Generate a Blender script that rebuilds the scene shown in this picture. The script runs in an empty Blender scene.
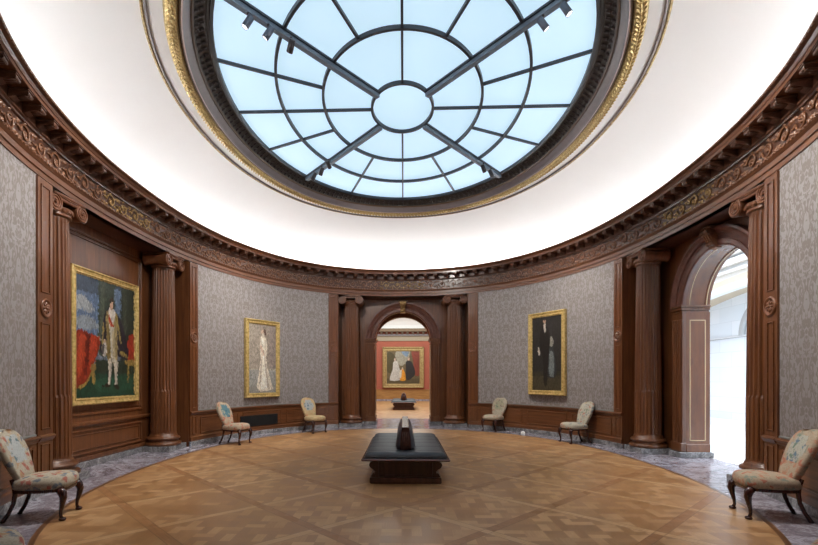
import bpy, bmesh, math, random
from mathutils import Vector, Matrix
random.seed(7)
PI = math.pi
SC = bpy.context.scene
COL = SC.collection

# ------------------------------------------------------------------ camera, world, exposure
CAM = Vector((0.02, -8.28, 1.55)); F = 460.0; YAW = math.radians(2.0); VX = 403.5; HY = 378.6
PX = VX - F * math.tan(YAW)
cd = bpy.data.cameras.new('camera'); cam = bpy.data.objects.new('camera', cd); COL.objects.link(cam)
cam.location = CAM; cam.rotation_euler = (PI / 2, 0, YAW)
cd.sensor_width = 36; cd.lens = 36 * F / 818
cd.shift_x = (409 - PX) / 818; cd.shift_y = (HY - 272.5) / 818
cd.clip_start = 0.05; cd.clip_end = 200
SC.camera = cam
w = bpy.data.worlds.new('world'); SC.world = w; w.use_nodes = True
w.node_tree.nodes['Background'].inputs[0].default_value = (0.8, 0.88, 1, 1)
w.node_tree.nodes['Background'].inputs[1].default_value = 0.25
SC.view_settings.view_transform = 'Standard'; SC.view_settings.look = 'None'
SC.view_settings.exposure = 0.12; SC.view_settings.gamma = 1.0
SC.cycles.use_denoising = True
SC.cycles.max_bounces = 8; SC.cycles.diffuse_bounces = 5
LAY_GLASS = ((0.55, 0.77, 0.93), 0.91)     # laylight glass colour, strength
COVE = ((0.97, 0.985, 1.0), 42.0)           # hidden strip lamp behind the cornice
HALL = ((0.93, 0.97, 1.0), 5.0)            # glass roof of the court on the right
GALLERY = ((0.92, 1.0, 0.98), 4.2)         # unseen ceiling panel added to light the gallery beyond
SPOT_W = 480.0

def ray(x, y, z):
    """room point on the horizontal plane z seen at pixel x, y"""
    t = (HY - y) / F
    d = (z - CAM.z) / t
    l = (x - PX) / F * d
    c, s = math.cos(YAW), math.sin(YAW)
    return Vector((CAM.x + l * c - d * s, CAM.y + d * c + l * s, z))

# ------------------------------------------------------------------ node helpers
class N:
    def __init__(s, name):
        s.m = bpy.data.materials.new(name); s.m.use_nodes = True
        s.t = s.m.node_tree; s.b = s.t.nodes['Principled BSDF']
    def new(s, k, **kw):
        n = s.t.nodes.new(k)
        for a, v in kw.items(): setattr(n, a, v)
        return n
    def put(s, sock, v):
        if hasattr(v, 'links') or isinstance(v, bpy.types.NodeSocket): s.t.links.new(v, sock)
        else: sock.default_value = v
    def math(s, op, a, b=0.0, c=None):
        n = s.new('ShaderNodeMath', operation=op); s.put(n.inputs[0], a); s.put(n.inputs[1], b)
        if c is not None: s.put(n.inputs[2], c)
        return n.outputs[0]
    def coord(s, k='Object'): return s.new('ShaderNodeTexCoord').outputs[k]
    def map(s, v, scale=(1, 1, 1), rot=(0, 0, 0), loc=(0, 0, 0)):
        n = s.new('ShaderNodeMapping'); s.put(n.inputs[0], v)
        n.inputs['Scale'].default_value = scale; n.inputs['Rotation'].default_value = rot; n.inputs['Location'].default_value = loc
        return n.outputs[0]
    def noise(s, v, scale=5, detail=3, rough=.5, dist=0.0, out=0):
        n = s.new('ShaderNodeTexNoise'); s.put(n.inputs['Vector'], v)
        n.inputs['Scale'].default_value = scale; n.inputs['Detail'].default_value = detail
        n.inputs['Roughness'].default_value = rough; n.inputs['Distortion'].default_value = dist
        return n.outputs[out]
    def ramp(s, f, stops, interp='LINEAR'):
        n = s.new('ShaderNodeValToRGB'); s.put(n.inputs[0], f); cr = n.color_ramp; cr.interpolation = interp
        while len(cr.elements) < len(stops): cr.elements.new(.5)
        for e, (p, c) in zip(cr.elements, stops):
            e.position = p; e.color = (*c, 1) if not isinstance(c, float) else (c, c, c, 1)
        return n.outputs[0]
    def mix(s, f, a, b, mode='MIX'):
        n = s.new('ShaderNodeMix', data_type='RGBA', blend_type=mode); s.put(n.inputs[0], f)
        for i, v in ((6, a), (7, b)):
            s.put(n.inputs[i], (*v, 1) if isinstance(v, tuple) and len(v) == 3 else v)
        return n.outputs[2]
    def sep(s, v):
        n = s.new('ShaderNodeSeparateXYZ'); s.put(n.inputs[0], v); return n.outputs
    def comb(s, x, y, z=0.0):
        n = s.new('ShaderNodeCombineXYZ'); s.put(n.inputs[0], x); s.put(n.inputs[1], y); s.put(n.inputs[2], z); return n.outputs[0]
    def done(s, col, rough=.5, metal=0.0, bump=None, bs=.3, bd=.01, spec=.5, coat=0.0):
        s.put(s.b.inputs['Base Color'], (*col, 1) if isinstance(col, tuple) else col)
        s.put(s.b.inputs['Roughness'], rough); s.b.inputs['Metallic'].default_value = metal
        s.b.inputs['Specular IOR Level'].default_value = spec
        s.b.inputs['Coat Weight'].default_value = coat; s.b.inputs['Coat Roughness'].default_value = .15
        if bump is not None:
            n = s.new('ShaderNodeBump'); s.put(n.inputs['Height'], bump); n.inputs['Strength'].default_value = bs
            n.inputs['Distance'].default_value = bd; s.put(s.b.inputs['Normal'], n.outputs[0])
        return s.m

def flat(name, col, rough=.5, metal=0.0, var=.12, scale=12):
    n = N(name); f = n.noise(n.coord(), scale, 3)
    c = n.mix(f, tuple(x * (1 - var) for x in col), tuple(min(1, x * (1 + var)) for x in col))
    return n.done(c, rough, metal)

def emit(name, col, st, noise=0.0):
    n = N(name); n.b.inputs['Base Color'].default_value = (.22, .28, .32, 1)
    if noise:
        f = n.noise(n.coord(), .7, 2)
        c = n.ramp(f, [(.3, tuple(x * (1 - noise) for x in col)), (.7, tuple(min(1, x * (1 + noise)) for x in col))])
        n.put(n.b.inputs['Emission Color'], c)
    else: n.b.inputs['Emission Color'].default_value = (*col, 1)
    n.b.inputs['Emission Strength'].default_value = st
    return n.m

def wood(name, dark, light, grain, coordk='Object', rough=.33, coat=.25):
    n = N(name); v = n.coord(coordk)
    a = n.noise(n.map(v, grain), 1, 5, .6, .6); b = n.noise(v, 1.3, 2)
    c = n.ramp(a, [(.3, dark), (.7, light)])
    c = n.mix(n.math('MULTIPLY', b, .5), c, tuple(x * .55 for x in dark))
    return n.done(c, rough, 0, a, .12, .004, coat=coat)

W_D, W_L = (.085, .027, .010), (.215, .077, .026)
M = {}
M['wood'] = wood('walnut_upright', W_D, W_L, (22, 22, 1.2))
M['wood_run'] = wood('walnut_running', W_D, W_L, (1.0, 24, 1), 'UV')
M['wood_dark'] = wood('walnut_dark', (.045, .017, .012), (.11, .042, .026), (18, 18, 2))
M['wood_leg'] = wood('mahogany_leg', (.025, .007, .005), (.075, .018, .012), (20, 20, 3), rough=.25)
M['wood_dark2'] = wood('walnut_soffit', (.06, .02, .012), (.13, .05, .03), (6, 6, 6))
M['wood_carved2'] = wood('walnut_relief', (.13, .05, .022), (.34, .15, .075), (14, 14, 14))
M['frieze'] = wood('walnut_frieze_ground', (.06, .022, .012), (.12, .05, .027), (10, 10, 10))
M['wood_mod'] = wood('walnut_modillion', (.055, .02, .011), (.15, .06, .032), (10, 10, 10))
M['marble'] = None

def mk_marble(name, base, vein, light, rough=.14, uv=False):
    n = N(name); v = n.coord('Object')
    a = n.noise(v, 2.2, 9, .7, 1.6); b = n.noise(v, 9, 6, .7, 2.5)
    c = n.ramp(a, [(.35, base), (.5, vein), (.56, light), (.62, base)])
    c = n.mix(n.ramp(b, [(.52, 0.0), (.66, 1.0)]), c, light)
    return n.done(c, rough)
M['marble'] = mk_marble('purple_grey_marble', (.16, .135, .165), (.26, .225, .26), (.46, .44, .50), .16)
M['marble_base'] = mk_marble('grey_green_marble', (.10, .095, .10), (.17, .165, .17), (.33, .32, .33), .25)

def mk_parquet(name, tint=1.0):
    n = N(name); X, Y, Z = n.sep(n.coord('Object'))
    Y = n.math('ADD', Y, 2.72)
    L = 1.22; bw = .052
    def fr(v, k): return n.math('SUBTRACT', n.math('FRACT', n.math('ADD', n.math('DIVIDE', v, k), .5)), .5)
    u = n.math('MULTIPLY', n.math('ADD', X, Y), .70711); v = n.math('MULTIPLY', n.math('SUBTRACT', X, Y), .70711)
    bu = n.math('LESS_THAN', n.math('ABSOLUTE', n.math('MULTIPLY', fr(u, L), L)), bw)
    bv = n.math('LESS_THAN', n.math('ABSOLUTE', n.math('MULTIPLY', fr(v, L), L)), bw)
    # basket weave in the fields
    cs = .205
    cx = n.math('FLOOR', n.math('DIVIDE', X, cs)); cy = n.math('FLOOR', n.math('DIVIDE', Y, cs))
    par = n.math('ABSOLUTE', n.math('MODULO', n.math('ADD', cx, cy), 2.0))
    par = n.math('GREATER_THAN', par, .5)
    sx = n.math('FLOOR', n.math('DIVIDE', X, cs / 2)); sy = n.math('FLOOR', n.math('DIVIDE', Y, cs / 2))
    idh = n.comb(cx, sy, 1.0); idv = n.comb(sx, cy, 5.0)
    mx = n.new('ShaderNodeMix', data_type='VECTOR'); n.put(mx.inputs[0], par); n.put(mx.inputs[4], idh); n.put(mx.inputs[5], idv)
    wn = n.new('ShaderNodeTexWhiteNoise', noise_dimensions='3D'); n.put(wn.inputs[0], mx.outputs[1])
    # every lattice field shifts its own tone
    fu = n.math('FLOOR', n.math('DIVIDE', u, L)); fv = n.math('FLOOR', n.math('DIVIDE', v, L))
    wf = n.new('ShaderNodeTexWhiteNoise', noise_dimensions='3D'); n.put(wf.inputs[0], n.comb(fu, fv, 2.0))
    gh = n.noise(n.comb(n.math('MULTIPLY', X, 4), n.math('MULTIPLY', Y, 60)), 1, 4, .6)
    gv = n.noise(n.comb(n.math('MULTIPLY', X, 60), n.math('MULTIPLY', Y, 4)), 1, 4, .6)
    mg = n.new('ShaderNodeMix', data_type='FLOAT'); n.put(mg.inputs[0], par); n.put(mg.inputs[2], gh); n.put(mg.inputs[3], gv)
    tone = n.math('ADD', n.math('MULTIPLY', wn.outputs[0], .50), n.math('MULTIPLY', mg.outputs[0], .30))
    tone = n.math('ADD', tone, n.math('MULTIPLY', wf.outputs[0], .10))
    k = tint
    field = n.ramp(tone, [(.14, (.30*k, .145*k, .058*k)), (.45, (.37*k, .195*k, .083*k)), (.70, (.52*k, .31*k, .155*k))])
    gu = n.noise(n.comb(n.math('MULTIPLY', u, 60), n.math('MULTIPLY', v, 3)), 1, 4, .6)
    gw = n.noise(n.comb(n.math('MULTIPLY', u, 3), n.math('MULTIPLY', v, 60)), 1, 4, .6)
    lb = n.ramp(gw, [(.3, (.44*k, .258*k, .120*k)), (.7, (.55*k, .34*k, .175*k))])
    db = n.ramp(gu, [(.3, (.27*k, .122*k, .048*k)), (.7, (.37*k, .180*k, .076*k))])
    sw = n.math('GREATER_THAN', X, 0.0)  # pale and dark bands swap at the axis: directional sheen put into the colour
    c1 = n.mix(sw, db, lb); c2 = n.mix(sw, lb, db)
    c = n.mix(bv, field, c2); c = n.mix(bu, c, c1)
    c = n.mix(n.ramp(n.noise(n.coord(), .45, 2), [(.4, 0.0), (.7, .35)]), c, (.28*k, .125*k, .045*k))
    def seam(v, k2, wd): return n.math('LESS_THAN', n.math('ABSOLUTE', n.math('MULTIPLY', fr(v, k2), k2)), wd)
    e = n.math('ABSOLUTE', n.math('SUBTRACT', n.math('ABSOLUTE', n.math('MULTIPLY', fr(u, L), L)), bw))
    f2 = n.math('ABSOLUTE', n.math('SUBTRACT', n.math('ABSOLUTE', n.math('MULTIPLY', fr(v, L), L)), bw))
    s = n.math('LESS_THAN', n.math('MINIMUM', e, f2), .004)
    c = n.mix(n.math('MULTIPLY', s, .5), c, (.10, .045, .02))
    return n.done(c, n.math('ADD', .30, n.math('MULTIPLY', wn.outputs[0], .12)), 0, tone, .05, .002)
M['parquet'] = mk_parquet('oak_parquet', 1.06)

def mk_damask():
    n = N('silver_damask'); U, V, _ = n.sep(n.coord('UV'))
    wv, hv = .58, .92
    cu = n.math('DIVIDE', U, wv)
    col = n.math('FLOOR', cu)
    half = n.math('MULTIPLY', n.math('ABSOLUTE', n.math('MODULO', col, 2.0)), .5)
    fu = n.math('ABSOLUTE', n.math('SUBTRACT', n.math('FRACT', cu), .5))
    fv = n.math('FRACT', n.math('ADD', n.math('DIVIDE', V, hv), half))
    p = n.comb(n.math('MULTIPLY', fu, 2.1), n.math('MULTIPLY', fv, 2.1), .37)
    a = n.noise(p, 5.4, 2.5, .55, .7)
    # ogee leaf rows
    ov = n.math('MULTIPLY', n.math('SINE', n.math('MULTIPLY', fv, 2 * PI)), .15)
    og = n.math('ABSOLUTE', n.math('SUBTRACT', fu, n.math('ADD', .25, ov)))
    lead = n.math('LESS_THAN', og, .025)
    m = n.ramp(a, [(.47, 0.0), (.52, 1.0)])
    m = n.math('MAXIMUM', m, n.math('MULTIPLY', lead, .8))
    fine = n.noise(n.comb(n.math('MULTIPLY', U, 40), n.math('MULTIPLY', V, 6)), 3, 3)
    c = n.mix(m, (.265, .243, .242), (.178, .148, .135))
    c = n.mix(n.math('MULTIPLY', fine, .2), c, (.42, .40, .40))
    seam = n.math('LESS_THAN', n.math('ABSOLUTE', n.math('SUBTRACT', n.math('FRACT', n.math('DIVIDE', U, 1.4)), .5)), .003)
    c = n.mix(n.math('MULTIPLY', seam, .35), c, (.12, .10, .10))
    return n.done(c, n.math('ADD', .42, n.math('MULTIPLY', m, .2)), .12, m, .15, .002)
M['damask'] = mk_damask()
M['plaster'] = flat('white_plaster', (.82, .82, .815), .8, var=.02, scale=2)
def mk_gold(name, a, b, rough=.35, scale=40, metal=.75):
    n = N(name); f = n.noise(n.coord(), scale, 4, .6)
    return n.done(n.ramp(f, [(.35, a), (.65, b)]), rough, metal, f, .5, .004)
M['gold'] = mk_gold('gilding', (.36, .25, .09), (.74, .58, .28))
M['gold_frame'] = mk_gold('frame_gilding', (.46, .32, .10), (.78, .58, .25), .32, 18, .5)
M['gold_old'] = mk_gold('worn_gilding', (.22, .14, .05), (.55, .42, .19), .45, 22, .5)
M['gilt_wood'] = mk_gold('gilt_carving', (.20, .10, .04), (.50, .34, .14), .4, 30, .4)
M['brown_ring'] = flat('brown_ring_paint', (.10, .055, .025), .4)
M['grey_ring'] = flat('mauve_grey_paint', (.20, .175, .18), .35, .1)
M['rose_ring'] = flat('rose_paint', (.50, .38, .36), .4)
M['dark_ring'] = flat('dark_ornament', (.035, .026, .018), .4)
M['bar'] = flat('glazing_bar_paint', (.025, .03, .04), .4)
M['beam'] = flat('beam_paint', (.13, .17, .22), .4)
M['glass'] = emit('laylight_glass', *LAY_GLASS, noise=.05)
M['cove_lamp'] = emit('cove_lamp', *COVE)
M['leather'] = flat('black_leather', (.030, .030, .036), .5, var=.3, scale=9)
M['leather_grey'] = flat('charcoal_leather', (.05, .048, .06), .4, var=.25, scale=7)
M['black'] = flat('black_grille', (.008, .009, .010), .5)
M['lamp_body'] = flat('lamp_body', (.10, .11, .14), .35, .4)
M['lamp_dark'] = flat('lamp_body_dark', (.04, .03, .03), .4, .3)
M['lens_on'] = emit('lit_lens', (1, .98, .95), 3.0)
M['lens_off'] = flat('dark_lens', (.03, .03, .035), .2)
M['inlay'] = flat('pale_inlay', (.62, .46, .27), .4)
M['stone'] = flat('white_stone', (.80, .82, .84), .55, var=.05, scale=3)
M['stone_tan'] = flat('tan_stone', (.55, .45, .33), .6, var=.1)
M['stone_line'] = flat('grey_stone_edge', (.42, .42, .42), .6)
M['red_wall'] = flat('red_wall_cloth', (.36, .095, .055), .7, var=.12, scale=2)
M['oak_dado'] = wood('golden_oak', (.30, .14, .04), (.52, .28, .09), (2, 2, 14), rough=.4)
M['taupe_dark'] = flat('brown_cornice_paint', (.17, .11, .06), .5)
M['taupe'] = flat('taupe_paint', (.33, .27, .19), .6)
M['hall_roof'] = emit('hall_roof_glass', *HALL)
M['gallery_glow'] = emit('gallery_glow_panel', *GALLERY)
n_ = N('stone_blocks'); bk = n_.new('ShaderNodeTexBrick'); X_, Y_, Z_ = n_.sep(n_.coord())
n_.put(bk.inputs['Vector'], n_.comb(n_.math('ADD', X_, Y_), Z_)); bk.inputs['Scale'].default_value = 1
bk.inputs['Brick Width'].default_value = 1.1; bk.inputs['Row Height'].default_value = .48; bk.inputs['Mortar Size'].default_value = .006
for i_, c_ in ((1, (.78, .81, .84, 1)), (2, (.70, .75, .79, 1)), (3, (.60, .64, .67, 1))): bk.inputs[i_].default_value = c_
M['stone_blocks'] = n_.done(bk.outputs[0], .5)

def mk_pigment():
    n = N('oil_paint'); a = n.new('ShaderNodeAttribute', attribute_name='pigment')
    f = n.noise(n.coord(), 9, 6, .7, 1.0)
    c = n.mix(.5, a.outputs[0], n.ramp(f, [(.3, .2), (.7, .7)]), 'OVERLAY')
    c = n.mix(.2, c, (.05, .034, .016))
    return n.done(c, .35, 0, f, .1, .002)
M['pigment'] = mk_pigment()

def mk_tapestry(name, ground, c1, c2, c3, seed):
    n = N(name); v = n.map(n.coord(), (1, 1, 1), (0, 0, 0), (seed * 3.1, seed * 1.7, seed))
    wv = n.new('ShaderNodeVectorMath', operation='MULTIPLY_ADD'); n.put(wv.inputs[0], n.noise(v, 14, 3, .6, out=1)); wv.inputs[1].default_value = (.13, .13, .13); n.put(wv.inputs[2], v); v = wv.outputs[0]
    vo = n.new('ShaderNodeTexVoronoi'); n.put(vo.inputs[0], v); vo.inputs['Scale'].default_value = 15
    vo.inputs['Randomness'].default_value = 1
    r = n.sep(vo.outputs['Color'])[0]
    cols = n.ramp(r, [(0, ground), (.38, ground), (.40, c1), (.58, c1), (.60, c2), (.78, c2), (.80, c3)], 'CONSTANT')
    d = n.ramp(vo.outputs['Distance'], [(.38, .85), (.62, 0.0)])
    base = n.mix(n.noise(v, 25, 3), tuple(x * .8 for x in ground), tuple(min(1, x * 1.2) for x in ground))
    c = n.mix(d, base, cols)
    sm = n.noise(v, 60, 3)
    c = n.mix(n.ramp(sm, [(.5, 0.0), (.62, .4)]), c, tuple(x * .45 for x in ground))
    return n.done(c, .85, 0, sm, .25, .003, spec=.2)

# ------------------------------------------------------------------ mesh helpers
class MB:
    def __init__(s): s.v = []; s.f = []; s.uv = {}; s.mi = {}; s.sm = set(); s.col = {}
    def add(s, vs, fs, smooth=False, mi=0, uvs=None, col=None):
        o = len(s.v); s.v += [tuple(v) for v in vs]
        for k, f in enumerate(fs):
            i = len(s.f); s.f.append([o + j for j in f])
            if smooth: s.sm.add(i)
            if mi: s.mi[i] = mi
            if col: s.col[i] = col
            if uvs: s.uv[i] = [uvs[j] for j in f]
        return o
    def box(s, c, size, R=None, mi=0, bev=0.0):
        x, y, z = (a / 2 for a in size)
        c = Vector(c)
        if bev:
            b = min(bev, x * .9, y * .9, z * .9); vs = []
            for sx in (-1, 1):
                for sy in (-1, 1):
                    for sz in (-1, 1):
                        vs += [(sx * (x - b), sy * (y - b), sz * z), (sx * x, sy * (y - b), sz * (z - b)), (sx * (x - b), sy * y, sz * (z - b))]
            bm = bmesh.new()
            for v in vs: bm.verts.new(v)
            bmesh.ops.convex_hull(bm, input=bm.verts); bm.verts.index_update()
            vs = [v.co.copy() for v in bm.verts]; fs = [[v.index for v in f.verts] for f in bm.faces]; bm.free()
        else:
            vs = [(sx * x, sy * y, sz * z) for sx in (-1, 1) for sy in (-1, 1) for sz in (-1, 1)]
            fs = [(0, 1, 3, 2), (4, 6, 7, 5), (0, 4, 5, 1), (2, 3, 7, 6), (0, 2, 6, 4), (1, 5, 7, 3)]
        vs = [Vector(v) for v in vs]
        if R is not None: vs = [R @ v for v in vs]
        s.add([v + c for v in vs], fs, False, mi)
    def strip(s, rows, closed_u=False, closed_v=False, smooth=False, uvrows=None, mi=0):
        """rows: list of rings of points; quads between consecutive rows"""
        n = len(rows[0]); vs = [p for r in rows for p in r]; fs = []; uv = None
        R = len(rows)
        for i in range(R if closed_v else R - 1):
            a = i; b = (i + 1) % R
            for j in range(n if closed_u else n - 1):
                k = (j + 1) % n
                fs.append((a * n + j, a * n + k, b * n + k, b * n + j))
        if uvrows: uv = [p for r in uvrows for p in r]
        s.add(vs, fs, smooth, mi, uv)
    def lathe(s, prof, seg=32, c=(0, 0, 0), smooth=True, mi=0, cap=True):
        rows = [[(c[0] + r * math.cos(2 * PI * k / seg), c[1] + r * math.sin(2 * PI * k / seg), c[2] + z) for k in range(seg)] for r, z in prof]
        s.strip(rows, closed_u=True, smooth=smooth, mi=mi)
        if cap:
            o = len(s.v); s.add(rows[0], [list(range(seg))[::-1]], False, mi); s.add(rows[-1], [list(range(seg))], False, mi)
    def tube(s, pts, rad, seg=8, smooth=True, mi=0, closed=False, flat_=1.0):
        pts = [Vector(p) for p in pts]; n = len(pts)
        if not hasattr(rad, '__len__'): rad = [rad] * n
        rows = []; up = None
        for i in range(n):
            if closed: t = pts[(i + 1) % n] - pts[i - 1]
            else: t = pts[min(i + 1, n - 1)] - pts[max(i - 1, 0)]
            t.normalize()
            if up is None: up = Vector((0, 0, 1)) if abs(t.z) < .9 else Vector((1, 0, 0))
            a = t.cross(up).normalized(); b = a.cross(t).normalized(); up = b
            rows.append([pts[i] + (a * math.cos(2 * PI * k / seg) + b * math.sin(2 * PI * k / seg) * flat_) * rad[i] for k in range(seg)])
        s.strip(rows, closed_u=True, closed_v=closed, smooth=smooth, mi=mi)
        if not closed:
            s.add(rows[0], [list(range(seg))], False, mi); s.add(rows[-1], [list(range(seg))[::-1]], False, mi)
    def prism(s, pts2, y0, y1, axis='y', mi=0, smooth=False):
        """closed outline in (x,z) extruded along y (or other axis)"""
        def P(a, b, t): return {'y': (a, t, b), 'x': (t, a, b), 'z': (a, b, t)}[axis]
        n = len(pts2); A = [P(a, b, y0) for a, b in pts2]; B = [P(a, b, y1) for a, b in pts2]
        s.add(A + B, [(i, (i + 1) % n, n + (i + 1) % n, n + i) for i in range(n)], smooth, mi)
        s.add(A, [list(range(n))[::-1]], False, mi); s.add(B, [list(range(n))], False, mi)
    def build(s, name, mats, parent=None, loc=None, mw=None, fix=True):
        me = bpy.data.meshes.new(name); me.from_pydata(s.v, [], s.f)
        if not isinstance(mats, (list, tuple)): mats = [mats]
        for m in mats: me.materials.append(m)
        if s.mi:
            for i, k in s.mi.items(): me.polygons[i].material_index = k
        if s.sm:
            for i in s.sm: me.polygons[i].use_smooth = True
        if s.uv:
            ul = me.uv_layers.new(name='uv')
            for i, uvs in s.uv.items():
                for li, q in zip(me.polygons[i].loop_indices, uvs): ul.data[li].uv = q
        if s.col:
            ca = me.color_attributes.new('pigment', 'FLOAT_COLOR', 'CORNER')
            for i, c in s.col.items():
                for n_, li in enumerate(me.polygons[i].loop_indices): ca.data[li].color = (*(c[n_] if isinstance(c, list) else c), 1)
        if fix and not s.uv and not s.col:
            bm = bmesh.new(); bm.from_mesh(me); bmesh.ops.remove_doubles(bm, verts=bm.verts, dist=1e-5)
            bmesh.ops.recalc_face_normals(bm, faces=bm.faces); bm.to_mesh(me); bm.free()
        o = bpy.data.objects.new(name, me); COL.objects.link(o)
        if parent: o.parent = parent
        if loc is not None: o.location = loc
        return o

def tag(o, label=None, cat=None, group=None, kind=None):
    if label: o['label'] = label
    if cat: o['category'] = cat
    if group: o['group'] = group
    if kind: o['kind'] = kind
    return o
def empty(name, loc=(0, 0, 0), rz=0.0, mat=None):
    o = bpy.data.objects.new(name, None); COL.objects.link(o); o.empty_display_size = .1
    if mat is not None: o.matrix_world = mat
    else: o.location = loc; o.rotation_euler = (0, 0, rz)
    return o
def copy_tree(src, loc=None, rz=None):
    r = src.copy(); COL.objects.link(r)
    if loc is not None: r.location = loc
    if rz is not None: r.rotation_euler = (0, 0, rz)
    for ch in list(src.children):
        c = ch.copy(); COL.objects.link(c); c.parent = r
        for g in list(ch.children):
            d = g.copy(); COL.objects.link(d); d.parent = c
    return r

# ------------------------------------------------------------------ the oval
A0, B0, NN = 5.03, 6.75, 2.2
def sup(t, a, b, n=NN):
    c, s = math.cos(t), math.sin(t)
    return Vector((math.copysign(abs(c) ** (2 / n), c) * a, math.copysign(abs(s) ** (2 / n), s) * b))
class Oval:
    def __init__(s, a, b, n=NN, K=4096):
        q = [sup(2 * PI * k / K, a, b, n) for k in range(K)]
        s.q = q; s.cum = [0.0]
        for i in range(K): s.cum.append(s.cum[-1] + (q[(i + 1) % K] - q[i]).length)
        s.L = s.cum[-1]; s.K = K
    def at(s, d):
        import bisect
        d %= s.L; i = min(max(bisect.bisect_right(s.cum, d) - 1, 0), s.K - 1)
        t = (d - s.cum[i]) / max(1e-9, s.cum[i + 1] - s.cum[i])
        return s.q[i].lerp(s.q[(i + 1) % s.K], t)
    def fr(s, d):
        p = s.at(d); t = (s.at(d + .06) - s.at(d - .06)).normalized()
        return p, t, Vector((-t.y, t.x))       # inward normal (curve runs anticlockwise)
    def off(s, d, p, z):
        q, t, n = s.fr(d); r = q + n * p; return (r.x, r.y, z)
O = Oval(A0, B0); L = O.L
def find(fn, lo, hi):
    for _ in range(50):
        m = (lo + hi) / 2
        if fn(m): hi = m
        else: lo = m
    return (lo + hi) / 2
EDGE, INN = 2.34, 2.06
sA = find(lambda d: O.at(d).y > EDGE, 0, L / 4); sAi = find(lambda d: O.at(d).y > INN, 0, L / 4)
sB = find(lambda d: O.at(d).x < EDGE, 0, L / 4); sBi = find(lambda d: O.at(d).x < INN, 0, L / 4)

def sweep(s0, s1, prof, step=.16, closed=False, smooth=False, mb=None, oval=None, ends=False, mi=0):
    """sweep profile [(p inward, z)] along the oval"""
    ov = oval or O
    mb = mb or MB(); n = max(2, int(abs(s1 - s0) / step) + 1)
    ds = [s0 + (s1 - s0) * i / n for i in range(n + (0 if closed else 1))]
    acc = [0.0]
    for i in range(1, len(prof)): acc.append(acc[-1] + math.dist(prof[i], prof[i - 1]))
    z0 = prof[0][1]
    rows = [[ov.off(d, p, z) for p, z in prof] for d in ds]
    uvs = [[(d, z0 + a) for a in acc] for d in ds]
    if closed: rows.append(rows[0]); uvs.append([(s1, z0 + a) for a in acc])
    mb.strip(rows, smooth=smooth, uvrows=uvs, mi=mi)
    if ends:
        k = len(prof)
        for r in (rows[0], rows[-1]): mb.add(r, [list(range(k))], uvs=[(p, z) for p, z in prof], mi=mi)
    return mb

sAr = find(lambda d: O.at(d).y > 2.20, 0, L / 4); sAir = find(lambda d: O.at(d).y > 1.92, 0, L / 4)
sAl = find(lambda d: O.at(d).y > 2.41, 0, L / 4)
quads = {'right': (sA, sB, sAi, sBi), 'left': (L / 2 - sB, L / 2 - sA, L / 2 - sBi, L / 2 - sAi),
         'near_left': (L / 2 + sAl, L / 2 + sB, L / 2 + sAi, L / 2 + sBi), 'near_right': (L - sB, L - sAr, L - sBi, L - sAir)}
QTXT = {'right': 'far right', 'left': 'far left', 'near_left': 'near left', 'near_right': 'near right'}

# ---- floor
mb = MB(); OI = Oval(4.47, 5.95)
ring = [(OI.at(OI.L * k / 160).x, OI.at(OI.L * k / 160).y, 0) for k in range(160)]
mb.add(ring, [list(range(160))]); 
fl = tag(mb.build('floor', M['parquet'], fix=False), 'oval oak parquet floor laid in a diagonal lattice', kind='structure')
mb = MB()
sweep(0, OI.L, [(.0, .0), (-.055, .0)], closed=True, oval=OI, mb=mb)
tag(mb.build('trim_1', wood('oak_edge_band', (.13, .055, .022), (.24, .11, .045), (1, 24, 1), 'UV'), None), 'narrow dark oak band edging the parquet', kind='structure')
mb = MB(); K = 160; OE = Oval(4.525, 6.005)
inner = [OE.at(OE.L * k / K) for k in range(K)]
def box_pt(p, X=6.05, Y=9.6):
    k = min(X / max(abs(p.x), 1e-6), Y / max(abs(p.y), 1e-6)); return p * k
mb.strip([[(p.x, p.y, 0) for p in inner], [(box_pt(p).x, box_pt(p).y, 0) for p in inner]], closed_u=True)
tag(mb.build('floor', M['marble']), 'polished mauve grey marble border around the parquet', kind='structure')

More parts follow.
